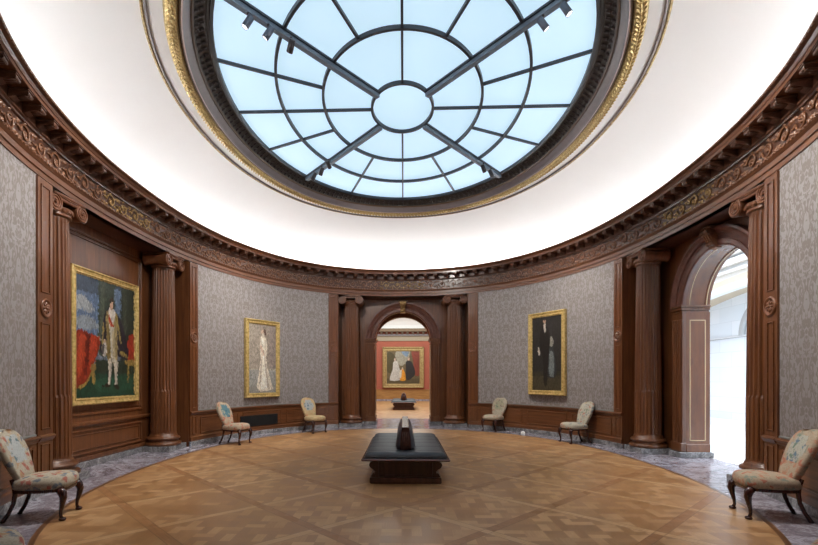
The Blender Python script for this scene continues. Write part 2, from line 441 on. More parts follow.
# ---- curved walls: damask above, panelled dado below
def panel_frame(mb, s0, s1, z0, z1, wd=.03, h=.014, p=0.0, gap=.045):
    """raised moulding round a panel on the curved wall"""
    for (a, b) in ((z0, z0 + wd), (z1 - wd, z1)):
        sweep(s0, s1, [(p, a), (p + h, a + .008), (p + h, b - .008), (p, b)], mb=mb)
    for (a, b) in ((s0, s0 + wd), (s1 - wd, s1)):
        sweep(a, b, [(p, z0), (p + h, z0 + .006), (p + h, z1 - .006), (p, z1)], step=.05, mb=mb, ends=True)
        for q in (a, b):
            mb.add([O.off(q, p, z0), O.off(q, p + h, z0), O.off(q, p + h, z1), O.off(q, p, z1)], [(0, 1, 2, 3)], uvs=[(0, z0), (0, z0), (0, z1), (0, z1)])
ZB, ZR, ZA = .11, .775, 4.24
for side, (s0, s1, i0, i1) in quads.items():
    w_ = empty('wall_' + side); tag(w_, f'curved {QTXT[side]} wall hung with silver grey damask above walnut panelling', kind='structure')
    sweep(s0 - .02, s1 + .02, [(-.015, ZR), (-.015, ZA)]).build('damask', M['damask'], w_)
    d = MB()
    sweep(s0, s1, [(-.02, ZB), (.02, ZB), (.02, ZB + .09), (0, ZB + .11), (0, ZR - .07)], mb=d)
    nP = 3; wl = (s1 - s0) / nP
    for k in range(nP):
        panel_frame(d, s0 + wl * k + .09, s0 + wl * (k + 1) - .09, ZB + .15, ZR - .12)
    d.build('dado', M['wood_run'], w_)
    r = sweep(s0, s1, [(0, ZR - .07), (.02, ZR - .06), (.025, ZR - .03), (.045, ZR - .02), (.05, ZR), (.03, ZR + .015), (-.05, ZR + .015)])
    r.build('chair_rail', M['wood_run'], w_)
    sweep(s0 - .3, s1 + .3, [(.035, 0), (.035, ZB - .01), (.025, ZB), (-.02, ZB)]).build('marble_skirting', M['marble_base'], w_)
    # thin fillet round the damask
    f = MB(); sweep(s0, s1, [(-.015, ZR + .015), (-.003, ZR + .02), (-.003, ZR + .04), (-.015, ZR + .045)], mb=f)
    f.build('fillet', flat('grey_fillet', (.20, .20, .19), .5), w_)

# ---- pilaster strips beside the bays
def rosette_mb(sc=1.0):
    m = MB()
    m.lathe([(.125 * sc, 0), (.13 * sc, .012), (.12 * sc, .026), (.105 * sc, .024), (.098 * sc, .008), (.06, .008)], 28, cap=False)
    for k in range(8):
        a = 2 * PI * k / 8
        c = Vector((math.cos(a) * .05, math.sin(a) * .05, .012))
        rows = []
        for i in range(5):
            ph = PI * i / 4 - PI / 2
            rows.append([c + Vector((math.cos(a), math.sin(a), 0)) * .032 * math.sin(ph) + Matrix.Rotation(a, 3, 'Z') @ Vector((0, .019 * math.cos(ph) * math.cos(q), .016 * math.cos(ph) * abs(math.sin(q)))) for q in (0, PI / 4, PI / 2, 3 * PI / 4, PI)])
        m.strip(rows, smooth=True)
    m.lathe([(.024, .008), (.022, .024), (.012, .032), (.001, .034)], 12, cap=False)
    return m
ROS = rosette_mb()
def strip_pilaster(i0, s0, label):
    """i0 inner edge, s0 damask edge (arc lengths)"""
    a, b = min(i0, s0), max(i0, s0)
    t = empty('pilaster'); tag(t, label, 'pilaster', 'panelled pilasters beside the bays')
    m = MB()
    sweep(a, b, [(-.06, ZB), (.03, ZB), (.03, ZB + .09), (.012, ZB + .11), (.012, 4.22), (-.06, 4.22)], step=.08, mb=m, ends=True)
    m.build('shaft', M['wood'], t)
    m = MB(); w0, w1 = a + .065, b - .065
    for z0, z1 in ((ZB + .16, ZR - .10), (ZR + .09, 2.30), (2.70, 4.14)):
        panel_frame(m, w0, w1, z0, z1, .022, .012, .012)
    m.build('panel_moulding', M['wood_run'], t)
    m = MB(); sweep(a, b, [(.01, ZR - .07), (.03, ZR - .05), (.05, ZR - .02), (.055, ZR), (.03, ZR + .02), (.01, ZR + .02)], step=.08, mb=m, ends=True)
    m.build('rail', M['wood_run'], t)
    p, tt, nn = O.fr((a + b) / 2)
    o = MB(); o.__dict__.update(ROS.__dict__); o = ROS.build('rosette', M['wood_rosette'], t)
    pos = p + nn * .012
    R = Matrix.Translation((pos.x, pos.y, 2.5)) @ Matrix(((tt.x, 0, nn.x, 0), (tt.y, 0, nn.y, 0), (0, 1, 0, 0), (0, 0, 0, 1)))
    o.matrix_world = R
    return t
M['wood_rosette'] = wood('walnut_carving', (.10, .035, .016), (.27, .10, .042), (8, 8, 8))
PT = {'right': ('on the far side of the bright doorway', 'just right of the central doorway'),
      'left': ('just left of the central doorway', 'right of the large portrait alcove'),
      'near_left': ('left of the large portrait alcove', None), 'near_right': (None, 'on the near side of the bright doorway')}
for side, (s0, s1, i0, i1) in quads.items():
    if PT[side][0]: strip_pilaster(i0, s0, 'walnut pilaster strip with carved rosette ' + PT[side][0])
    if PT[side][1]: strip_pilaster(i1, s1, 'walnut pilaster strip with carved rosette ' + PT[side][1])

# ---- bays: local frame x=u along the wall, y=v outward
def bay_mat(side):
    return {'right': Matrix.Translation((A0, 0, 0)) @ Matrix.Rotation(-PI / 2, 4, 'Z'),
            'far': Matrix.Translation((0, B0, 0)),
            'left': Matrix.Translation((-A0, 0, 0)) @ Matrix.Rotation(PI / 2, 4, 'Z'),
            'near': Matrix.Translation((0, -B0, 0)) @ Matrix.Rotation(PI, 4, 'Z')}[side]
def face_v(side, u):
    if side in ('far', 'near'): return -(B0 - B0 * (1 - abs(u / A0) ** NN) ** (1 / NN))
    return -(A0 - A0 * (1 - abs(u / B0) ** NN) ** (1 / NN))
VR = .52; ARC_R, ARC_Z, REV = .93, 2.86, .62
REVS = {'far': .62, 'right': .46}; ARCS = {'far': 2.86, 'right': 2.94}

def arch_wall(mb, r, zc, u1, z1, y, n=28):
    """wall of half width u1 and height z1 in the plane y with an arched opening"""
    arc = [(r * math.cos(PI * k / n), zc + r * math.sin(PI * k / n)) for k in range(n + 1)]
    top = []
    for (x, z) in arc:
        a = math.atan2(z - zc, x)
        k = min(u1 / max(abs(math.cos(a)), 1e-6), (z1 - zc) / max(math.sin(a), 1e-6)); top.append((k * math.cos(a), zc + k * math.sin(a)))
    mb.strip([[(x, y, z) for x, z in arc], [(x, y, z) for x, z in top]])
    for s in (-1, 1):
        mb.add([(s * r, y, 0), (s * u1, y, 0), (s * u1, y, zc), (s * r, y, zc)], [(0, 1, 2, 3)])
        ca = math.atan2(z1 - zc, u1)
        mb.add([(s * top[0][0], y, zc), (s * u1, y, z1), (s * max(t[0] for t in top if t[1] < z1 - 1e-4), y, max(t[1] for t in top if t[1] < z1 - 1e-4))], [(0, 1, 2)])
        xs = [t[0] for t in top if t[1] >= z1 - 1e-4]
        mb.add([(s * u1, y, z1), (s * max(xs), y, z1), (s * max(t[0] for t in top if t[1] < z1 - 1e-4), y, max(t[1] for t in top if t[1] < z1 - 1e-4))], [(0, 1, 2)])

def arc_sweep(mb, prof, zc, n=40, smooth=False, sq=None):
    """profile of (radius, y) swept over the top half circle"""
    rows = [[(r * math.cos(PI * k / n), y, zc + r * math.sin(PI * k / n) * (sq[i] if sq else 1)) for i, (r, y) in enumerate(prof)] for k in range(n + 1)]
    mb.strip(rows, smooth=smooth)

for side in ('right', 'far', 'left', 'near'):
    Mx = bay_mat(side)
    wl = empty('wall_' + {'right': 'right_bay', 'far': 'far_bay', 'left': 'left_alcove', 'near': 'near_bay'}[side], mat=Mx)
    tag(wl, {'right': 'walnut wall around the bright arched doorway', 'far': 'walnut wall around the central arched doorway', 'left': 'walnut panelled alcove behind the large portrait', 'near': 'wall behind the viewer'}[side], kind='structure')
    vr = VR if side != 'near' else 2.6
    us = [-INN + 2 * INN * k / 24 for k in range(25)]
    m = MB(); m.strip([[(u, face_v(side, u) - .001, 4.24) for u in us], [(u, vr, 4.24) for u in us]])
    m.build('soffit', M['wood_dark2'] if 'wood_dark2' in M else M['wood'], wl)
    m = MB()
    for s in (-1, 1):
        f0 = face_v(side, INN); ui = 1.92 if (side, s) == ('right', 1) else INN
        m.box((s * (ui + .03), (f0 + vr) / 2 + .03, 2.12), (.06, vr - f0, 4.24))
    if side in ('right', 'far'):
        arch_wall(m, ARC_R, ARCS[side], INN, 4.24, vr)
    elif side == 'left':
        m.box((0, vr + .03, 2.12), (2 * INN, .06, 4.24))
    else:
        m.box((0, vr + .03, 2.12), (2 * INN, .06, 4.24))
    m.build('panelling', M['wood'], wl)
    if side == 'left':
        m = MB()
        def fr_box(u0, u1, z0, z1, wd=.05, t=.03):
            for (c, sz) in (((0.5 * (u0 + u1), vr - t / 2, z0 + wd / 2), (u1 - u0, t, wd)), ((0.5 * (u0 + u1), vr - t / 2, z1 - wd / 2), (u1 - u0, t, wd)),
                            ((u0 + wd / 2, vr - t / 2, (z0 + z1) / 2), (wd, t, z1 - z0 - 2 * wd)), ((u1 - wd / 2, vr - t / 2, (z0 + z1) / 2), (wd, t, z1 - z0 - 2 * wd))):
                m.box(c, sz, bev=.012)
        fr_box(-1.30, 1.30, .90, 4.08); fr_box(-1.22, 1.22, .98, 4.0, .025, .018)
        fr_box(-1.30, 1.30, .22, .66, .04); fr_box(-1.22, 1.22, .30, .58, .02, .018)
        m.build('panel_moulding', M['wood'], wl)
        m = MB(); m.prism([(vr, .70), (vr - .03, .71), (vr - .06, .74), (vr - .065, .77), (vr, .80)], -INN, INN, 'x'); m.box((0, vr - .02, .15), (2 * INN, .04, .08), bev=.01)
        m.build('rail', M['wood'], wl)
    if side in ('left', 'right', 'far'):
        m = MB()
        if side == 'left': m.box((0, vr - .02, .055), (2 * INN, .07, .11), bev=.008)
        else:
            for s in (-1, 1): m.box((s * (INN + ARC_R + .36) / 2, vr - .02, .055), (INN - ARC_R - .36, .07, .11), bev=.008)
        m.build('marble_skirting', M['marble_base'], wl)

# ---- arched doorways
def make_door(name, side, label):
    t = empty(name, mat=bay_mat(side)); tag(t, label, kind='structure')
    y = VR; r = ARC_R; zc = ARCS[side]; W = .33; REV = REVS[side]; dz = zc - 2.86
    m = MB(); arc_sweep(m, [(r, y), (r, y - .06), (r + .03, y - .075), (r + .10, y - .075), (r + .105, y - .055), (r + .19, y - .07), (r + .195, y - .09), (r + .24, y - .10), (r + .29, y - .13), (r + W, y - .13), (r + W, y)], zc)
    m.build('archivolt', M['wood_arch'], t)
    for s in (-1, 1):
        m = MB(); m.box((s * (r + W / 2), y - .035, (.11 + 2.76 + dz) / 2), (W, .07, 2.65 + dz))
        for q in (.04, .13, .20, .29): m.box((s * (r + q), y - .075, 1.44), (.035 if q in (.04, .29) else .045, .03, 2.55), bev=.01)
        m.box((s * (r + W / 2), y - .05, .20), (W + .02, .12, .18), bev=.015)
        j = m.build('jamb', M['wood'], t)
        m = MB(); m.box((s * (r + W / 2 - .01), y + REV / 2 - .04, .055), (W + .06, REV + .2, .11), bev=.01)
        m.build('jamb_plinth', M['marble_base'], t)
        m = MB()
        for z0, hh, pr in ((2.76 + dz, .05, .0), (2.81 + dz, .06, .025), (2.87 + dz, .035, .05)):
            m.box((s * (r + W / 2 - pr / 2), y + REV / 2 - .045 - pr / 2, z0 + hh / 2), (W + pr, REV + .07 + pr, hh), bev=.008)
        for k in range(int(REV / .042)): m.box((s * (r - .028), y + .03 + k * .042, 2.84 + dz), (.012, .022, .022), bev=.004)
        m.build('impost', M['wood'], t)
        # reveal of the jamb
        m = MB(); m.box((s * (r + .05), y + REV / 2, (.11 + 2.77 + dz) / 2), (.10, REV, 2.66 + dz)); m.box((s * (r + .03), y + REV / 2, .19), (.10, REV + .01, .16), bev=.01)
        rv = m.build('jamb_reveal', M['wood_reveal'], t)
        m = MB(); xx = s * (r - .002)
        for (y0, y1, z0, z1) in ((y + .07, y + .085, .33, 2.70), (y + REV - .10, y + REV - .085, .33, 2.70), (y + .07, y + REV - .085, .33, .345), (y + .07, y + REV - .085, 2.685, 2.70)):
            m.box((xx, (y0 + y1) / 2, (z0 + z1) / 2), (.006, y1 - y0, z1 - z0))
        m.build('inlay_line', M['inlay'], rv)
    m = MB(); arc_sweep(m, [(r, y - .001), (r, y + .09), (r + .012, y + .10), (r + .012, y + REV - .10), (r, y + REV - .09), (r, y + REV), (r + .14, y + REV)], zc, sq=[1, 1, 1, 1, .9, .88, 1] if side == 'far' else None)
    io = m.build('intrados', M['wood_reveal'], t)
    m = MB(); arc_sweep(m, [(r - .003, y + .06), (r - .003, y + .075)], zc); arc_sweep(m, [(r - .003, y + REV - .075), (r - .003, y + REV - .06)], zc, sq=[.885, .88] if side == 'far' else None)
    m.build('inlay_line', M['inlay'], io)
    # keystone: scrolled console
    m = MB()
    pr = []
    for k in range(13):
        a = -PI / 2 + k / 12 * 1.6 * PI
        pr.append((y - .20 - .06 * math.cos(a), zc + r + .27 + .06 * math.sin(a)))
    m.tube([(-.10, y - .22, zc + r + .25), (.10, y - .22, zc + r + .25)], .055, 16)
    m.tube([(-.085, y - .13, zc + r + .05), (.085, y - .13, zc + r + .05)], .04, 14)
    m.prism([(y, zc + r - .04), (y - .10, zc + r - .03), (y - .15, zc + r + .08), (y - .20, zc + r + .20), (y - .24, zc + r + .28), (y, zc + r + .31)], -.08, .08, 'x')
    m.box((0, y - .12, zc + r + .32), (.24, .26, .03), bev=.008)
    for q in (-.05, 0, .05): m.tube([(q, y - .12, zc + r + .0), (q, y - .175, zc + r + .09), (q, y - .225, zc + r + .19), (q, y - .27, zc + r + .25)], .014, 6)
    m.build('keystone', M['wood_rosette'] if side == 'right' else M['gilt_wood'], t)
    return t
M['wood_arch'] = wood('walnut_arch', (.075, .024, .016), (.17, .06, .038), (8, 8, 8))
M['wood_reveal'] = wood('walnut_veneer', (.11, .032, .010), (.215, .072, .022), (10, 10, 2), rough=.25)
make_door('door_1', 'far', 'central arched walnut doorway to the red gallery')
make_door('door_2', 'right', 'arched walnut doorway to the bright stone hall on the right')

# ---- entablature all round
ent = empty('trim_2'); tag(ent, 'carved walnut cornice and frieze running all round the oval room', kind='structure')
sweep(0, L, [(-.12, 4.24), (0, 4.24), (0, 4.31), (.018, 4.318), (.018, 4.39), (.03, 4.40), (.055, 4.43), (.055, 4.455), (.0, 4.46)], step=.14, closed=True).build('architrave', M['wood_run'], ent)
sweep(0, L, [(.0, 4.46), (.0, 4.735)], step=.14, closed=True).build('frieze', M['frieze'] if 'frieze' in M else M['wood_dark'], ent)
sweep(0, L, [(.0, 4.735), (.03, 4.74), (.035, 4.76), (.06, 4.775), (.06, 4.90)], step=.14, closed=True).build('bed_moulding', M['wood_mod'], ent)
sweep(0, L, [(.06, 4.90), (.28, 4.90), (.28, 4.945), (.29, 4.95), (.31, 4.985), (.35, 5.0), (.36, 5.02), (.34, 5.03), (.05, 5.03)], step=.14, closed=True).build('cornice', M['wood_corn'] if 'wood_corn' in M else M['wood_run'], ent)
# egg and dart row and leaf row as relief
m = MB()
nb = int(L / .085)
for k in range(nb):
    d = L * k / nb; p, t_, n_i = O.fr(d)
    if p.y < -5.6: continue
    for (pp, zz, sx, sz) in ((.056, 4.442, .030, .016), (.35, 5.008, .030, .016)):
        c = p + n_i * pp; R = Matrix(((t_.x, n_i.x, 0), (t_.y, n_i.y, 0), (0, 0, 1)))
        m.box((c.x, c.y, zz), (sx * 1.6, .028, sz * 1.7), R, bev=.010)
m.build('egg_and_dart', M['wood_carved2'] if 'wood_carved2' in M else M['wood_dark'], ent)
# frieze carving: running scrolls of leaves
def scroll_module(flip):
    m = MB(); pts = []; rr = []
    for k in range(22):
        a = k / 21 * 2.6 * PI; r = .105 * (1 - k / 21) ** .8 + .012
        pts.append((r * math.cos(a + PI), r * math.sin(a + PI) * flip, .012)); rr.append(.015 - .007 * k / 21)
    pts = [(-.20, -.02 * flip, .010), (-.15, .03 * -flip, .012)] + pts; rr = [.012, .014] + rr
    m.tube(pts, rr, 6)
    def leaf(x, y, a, ln, wd):
        rows = []
        for i in range(5):
            f = i / 4; w2 = wd * math.sin(PI * (f * .85 + .1)); h = .006 + .022 * math.sin(PI * f)
            cx, cy = x + math.cos(a) * ln * f, y + math.sin(a) * ln * f; nx, ny = -math.sin(a), math.cos(a)
            rows.append([(cx + nx * w2, cy + ny * w2, .002), (cx, cy, h), (cx - nx * w2, cy - ny * w2, .002)])
        m.strip(rows)
    for (x, y, a, ln) in ((-.10, .06, 2.1, .07), (0, .10, 1.2, .05), (.10, .05, .4, .07), (.10, -.06, -.6, .08), (0, -.11, -1.4, .04), (-.14, -.06, -2.2, .07), (-.17, .05, 1.6, .08), (-.17, -.06, -1.2, .07), (.02, .02, .8, .05)):
        leaf(x, y * flip, a * flip, ln, .020)
    for k in range(6):
        a = k * PI / 3; leaf(0, 0, a, .045, .014)
    return m
mods = [scroll_module(1), scroll_module(-1)]
car = MB(); gil = MB(); nm = int(L / .36); nm -= nm % 2
for k in range(nm):
    d = L * (k + .5) / nm; p, t_, n_i = O.fr(d)
    if p.y < -5.6: continue
    s = mods[k % 2]; zc = 4.598
    vs = []
    for (x, y, z) in s.v:
        q, tq, nq = O.fr(d - x)
        c = q + nq * (z * 1.15)
        vs.append((c.x, c.y, zc + y * .98))
    near_axis = min(abs(p.x), abs(p.y)) < .75
    (gil if near_axis else car).add(vs, s.f, True)
car.build('frieze_carving', M['wood_carved2'] if 'wood_carved2' in M else M['wood_rosette'], ent)
gil.build('gilded_carving', M['gilt_wood'], ent)
# modillions
def modillion_mb():
    m = MB()
    m.box((0, .11, .105), (.13, .21, .02), bev=.005)
    m.prism([(0, .095), (.20, .095), (.205, .07), (.18, .05), (.13, .045), (.08, .03), (.03, .0), (0, .0)], -.055, .055, 'x')
    m.tube([(-.06, .185, .07), (.06, .185, .07)], .024, 10)
    m.tube([(-.058, .03, .03), (.058, .03, .03)], .026, 10)
    for q in (-.03, 0, .03): m.tube([(q, .19, .045), (q, .14, .038), (q, .08, .022)], [.006, .012, .008], 5)
    return m
nmod = int(L / .335); rest = []; proto = None
for k in range(nmod):
    d = L * k / nmod; p, t_, n_i = O.fr(d)
    Mx = Matrix.Translation((p.x + n_i.x * .06, p.y + n_i.y * .06, 4.782)) @ Matrix(((-t_.x, n_i.x, 0, 0), (-t_.y, n_i.y, 0, 0), (0, 0, 1, 0), (0, 0, 0, 1)))
    if p.y < -3.6: rest.append(Mx); continue
    if proto is None: proto = o = modillion_mb().build('modillion', M['wood_mod'], ent)
    else: o = proto.copy(); COL.objects.link(o); o.parent = ent
    o.matrix_world = Mx
m = MB(); b = modillion_mb()
for Mx in rest: m.add([Mx @ Vector(v) for v in b.v], b.f)
o = m.build('modillion', M['wood_mod'], ent); o['kind'] = 'stuff'

# ---- coved ceiling and laylight surround
SX, SY = 3.0, 4.13
ring = lambda dlt, n=2.1: Oval(SX + dlt, SY + dlt, n, 1024)
KC = 192
def loopz(a, b, n, z): return [(*sup(2 * PI * k / KC, a, b, n), z) for k in range(KC)]
ceil = MB(); rows = []
for i in range(15):
    t = i / 14 * PI / 2; f = 1 - math.cos(t); z = 5.00 + 1.17 * math.sin(t)
    a0, b0 = A0 + .10, B0 + .10
    nn = NN + (2.1 - NN) * f
    rows.append(loopz(a0 + (SX + .79 - a0) * f, b0 + (SY + .82 - b0) * f, nn, z))
ceil.strip(rows, closed_u=True, smooth=True)
ceil.strip([rows[-1], loopz(SX + .52, SY + .52, 2.1, 6.17)], closed_u=True, smooth=False)
tag(ceil.build('ceiling', M['plaster']), 'white coved plaster ceiling rising to the oval laylight', kind='structure')

def ringsweep(prof, mb=None):
    mb = mb or MB(); rows = [loopz(SX + d, SY + d, 2.1, z) for d, z in prof]
    mb.strip(rows, closed_u=True, smooth=False); return mb
def trim(i, prof, mat, label):
    return tag(ringsweep(prof).build(f'trim_{i}', mat), label, kind='structure')
tr = tag(empty('trim_3'), 'slim double gilded line around the laylight on the white ceiling', kind='structure')
ringsweep([(.80, 6.17), (.795, 6.150), (.775, 6.148), (.76, 6.165)]).build('gilded_line', M['gold_old'], tr)
ringsweep([(.75, 6.168), (.74, 6.14), (.73, 6.138), (.715, 6.168)]).build('grey_line', M['grey_ring'], tr)
tr = tag(empty('trim_4'), 'broad gilded garland moulding around the laylight', kind='structure')
m = MB(); ringsweep([(.54, 6.17), (.52, 6.14), (.48, 6.115), (.43, 6.11), (.39, 6.125), (.37, 6.165)], m); m.build('garland_bed', M['gold'], tr)
m = MB(); OG = ring(.455); ng = int(OG.L / .085)
for k in range(ng):
    d = OG.L * k / ng; p, t_, n_i = OG.fr(d)
    for q, an in ((-.035, .6), (.035, -.6), (0, 0)):
        R = Matrix.Rotation(math.atan2(t_.y, t_.x) + an, 3, 'Z') @ Matrix.Rotation(random.uniform(-.3, .3), 3, 'X')
        c = p + n_i * q
        m.box((c.x, c.y, 6.108), (.085, .030, .028), R, bev=.012)
m.build('garland_leaves', M['gold'], tr)
tr = tag(empty('trim_5'), 'mauve grey and brown stepped mouldings inside the gilded garland', kind='structure')
ringsweep([(.37, 6.165), (.35, 6.14), (.335, 6.14)]).build('brown_fillet', M['brown_ring'], tr)
ringsweep([(.335, 6.14), (.325, 6.13), (.315, 6.14)]).build('rose_fillet', M['rose_ring'], tr)
ringsweep([(.315, 6.14), (.30, 6.165), (.265, 6.20), (.235, 6.235), (.225, 6.25)]).build('grey_cyma', M['grey_ring'], tr)
ringsweep([(.225, 6.25), (.215, 6.24), (.20, 6.24), (.185, 6.27)]).build('brown_band', M['brown_ring'], tr)
tr = tag(empty('trim_6'), 'dark carved leaf cove next to the laylight glass', kind='structure')
ringsweep([(.185, 6.27), (.18, 6.30), (.15, 6.34), (.08, 6.38), (.04, 6.40), (.03, 6.39), (.0, 6.39), (-.02, 6.41), (-.02, 6.44)]).build('cove_bed', M['dark_ring'], tr)
m = MB(); OG = ring(.12); ng = int(OG.L / .13)
for k in range(ng):
    d = OG.L * k / ng; p, t_, n_i = OG.fr(d)
    for q, zz, ln in ((-.045, 6.305, .09), (.03, 6.355, .08)):
        c = p + n_i * q; R = Matrix.Rotation(math.atan2(n_i.y, n_i.x) , 3, 'Z') @ Matrix.Rotation(-.5, 3, 'Y')
        m.box((c.x, c.y, zz), (ln, .05, .035), R, bev=.018)
m.build('carved_leaves', M['lamp_dark'], tr)

# ---- the laylight
win = tag(empty('window_1', (0, 0, 6.40)), 'large oval blue white laylight with dark radial glazing bars', kind='structure')
m = MB(); m.add([(*sup(2 * PI * k / KC, SX, SY, 2.1), .03) for k in range(KC)], [list(range(KC))[::-1]])
m.build('glass', M['glass'], win, fix=False)
RINGS = [(.545, .745), (1.39, 1.93), (2.13, 3.02)]
m = MB()
for (a, b) in RINGS + [(SX - .01, SY - .01)]:
    n_r = 2.0 if a < 1 else 2.05
    wd = .022
    pr = [(-wd, -.035), (-wd, .025), (wd, .025), (wd, -.035)]
    rows = [[(*sup(2 * PI * k / 96, a + q, b + q, n_r), z) for q, z in pr] for k in range(96)]
    m.strip([list(r) for r in rows], closed_u=True, closed_v=True)
m.build('ring_bar', M['bar'], win)
def on(a, b, ang, n=2.05):
    """point of the oval a,b in the direction with affine angle ang"""
    c, s = math.cos(ang), math.sin(ang)
    k = (abs(c) ** n + abs(s) ** n) ** (-1 / n); return Vector((a * c * k, b * s * k))
angs = [0, 19.5, 40.5, 63.5, 90]
full = angs + [180 - a for a in angs[-2::-1]] + [180 + a for a in angs[1:]] + [360 - a for a in angs[-2:0:-1]]
beam_list = []
for i, ad in enumerate(full):
    a = math.radians(ad); diag = i % 4 == 2; fromc = i % 2 == 0
    r0 = RINGS[0] if fromc else RINGS[1]
    p0, p1 = on(*r0, a, 2.0), on(SX, SY, a)
    dd = (p1 - p0); ln = dd.length; R = Matrix.Rotation(math.atan2(dd.y, dd.x), 3, 'Z'); c = (p0 + p1) / 2
    m = MB()
    if diag:
        m.box((c.x, c.y, -.05), (ln, .08, .09), R)
        m.box((c.x, c.y, -.02), (ln, .13, .03), R, mi=1)
        m.build('beam', [M['beam'], M['bar']], win); beam_list.append((p0, p1))
    else:
        m.box((c.x, c.y, .0), (ln, .036, .045), R); m.build('radial_bar', M['bar'], win)

# ---- the hidden cove lamp strip on top of the cornice
sweep_l = MB(); OC = Oval(A0, B0)
for (a, b) in ((0, L),):
    sweep(a, b, [(.10, 5.035), (.10, 5.06), (.06, 5.06), (.06, 5.035)], step=.2, closed=True, mb=sweep_l)
tag(sweep_l.build('cove_light', M['cove_lamp']), 'continuous strip lamp lying on top of the carved cornice', 'light')

# ---- columns
def fluted_rows():
    rows = []; NF = 24; PPF = 8
    for z in (.34, .37, .42, 1.0, 1.22, 1.27, 1.32, 2.0, 2.8, 3.4, 3.86, 3.93, 3.96):
        h = (z - .32) / 3.64
        R = .258 - .040 * h ** 1.6
        dep = .020 if z > 1.28 else (-.002)
        if z <= .37 or z >= 3.93: dep = 0; R += .012 if z in (.34, 3.96) else 0
        r = []
        for k in range(NF * PPF):
            f = (k % PPF) / PPF
            if dep > 0: q = max(0.0, math.sin(PI * max(0, min(1, (f - .12) / .76)))) ; rr = R - dep * q
            elif dep < 0: q = math.sin(PI * max(0, min(1, (f - .12) / .76))); rr = R - .010 * (1 if (.1 < f < .2 or .8 < f < .95) else 0)
            else: rr = R
            a = 2 * PI * k / (NF * PPF)
            r.append((rr * math.cos(a), rr * math.sin(a), z))
        rows.append(r)
    return rows
def make_column():
    t = empty('column')
    m = MB(); m.box((0, 0, .055), (.74, .66, .11), bev=.006); m.build('plinth', M['marble_base'], t)
    m = MB(); m.lathe([(.355, .11), (.365, .14), (.355, .175), (.33, .185), (.305, .19), (.298, .215), (.305, .235), (.33, .24), (.338, .265), (.325, .29), (.295, .295), (.28, .32), (.275, .345)], 48)
    m.build('base', M['wood'], t)
    m = MB(); m.strip(fluted_rows(), closed_u=True, smooth=False); m.build('shaft', M['wood'], t)
    m = MB()
    m.lathe([(.235, 3.94), (.25, 3.955), (.25, 3.975), (.235, 3.985), (.235, 4.0), (.275, 4.05), (.27, 4.07)], 36)
    for k in range(20):
        a = 2 * PI * k / 20; m.box((.262 * math.cos(a), .262 * math.sin(a), 4.03), (.03, .045, .05), Matrix.Rotation(a, 3, 'Z'), bev=.012)
    m.box((0, 0, 4.215), (.66, .60, .045), bev=.012)
    m.build('necking', M['wood_rosette'], t)
    m = MB()
    for s in (-1, 1):
        cx, cz = s * .275, 4.085; r0 = .128
        # bolster roll running from front to back
        prof = [(-.27, r0), (-.25, r0 * 1.0), (-.22, r0 * .93), (0, r0 * .72), (.22, r0 * .93), (.25, r0)]
        rows = [[(cx + r * math.cos(2 * PI * k / 24), y, cz + r * math.sin(2 * PI * k / 24)) for k in range(24)] for y, r in prof]
        m.strip(rows, closed_u=True, smooth=True); m.add(rows[0], [list(range(24))]); m.add(rows[-1], [list(range(24))[::-1]])
        pts = []; rr = []
        for k in range(40):
            f = k / 39; a = PI / 2 + s * f * 2.4 * 2 * PI; r = (r0 - .012) * (1 - f) ** .75 + .012
            pts.append((cx + r * math.cos(a), -.275, cz + r * math.sin(a))); rr.append(.014 - .006 * f)
        m.tube(pts, rr, 6)
        m.tube([(cx, -.27, cz), (cx, -.30, cz)], [.024, .016], 12)
    m.box((0, -.245, 4.17), (.56, .055, .055), bev=.012); m.box((0, .22, 4.17), (.5, .05, .055), bev=.012)
    m.tube([(-.275, -.278, 4.205), (0, -.278, 4.185), (.275, -.278, 4.205)], .012, 6)
    m.build('volutes', M['wood_rosette'], t)
    return t
CT = {('left', -1): 'fluted walnut column left of the large portrait, nearest on the left wall',
      ('left', 1): 'fluted walnut column right of the large portrait',
      ('far', -1): 'fluted walnut column left of the central doorway',
      ('far', 1): 'fluted walnut column right of the central doorway',
      ('right', -1): 'fluted walnut column on the far side of the bright doorway',
      ('right', 1): 'fluted walnut column on the near side of the bright doorway'}
c0 = None
for (side, s), lab in CT.items():
    u = s * (1.68 if side == 'far' else 1.51 if (side, s) == ('right', 1) else 1.68 if (side, s) == ('right', -1) else 1.60); v = face_v(side, u) + .29
    p = bay_mat(side) @ Vector((u, v, 0)); rz = bay_mat(side).to_euler().z
    if c0 is None: c0 = make_column(); c0.location = p; c0.rotation_euler = (0, 0, rz); c = c0
    else: c = copy_tree(c0, p, rz)
    tag(c, lab, 'column', 'ionic columns of the oval room')

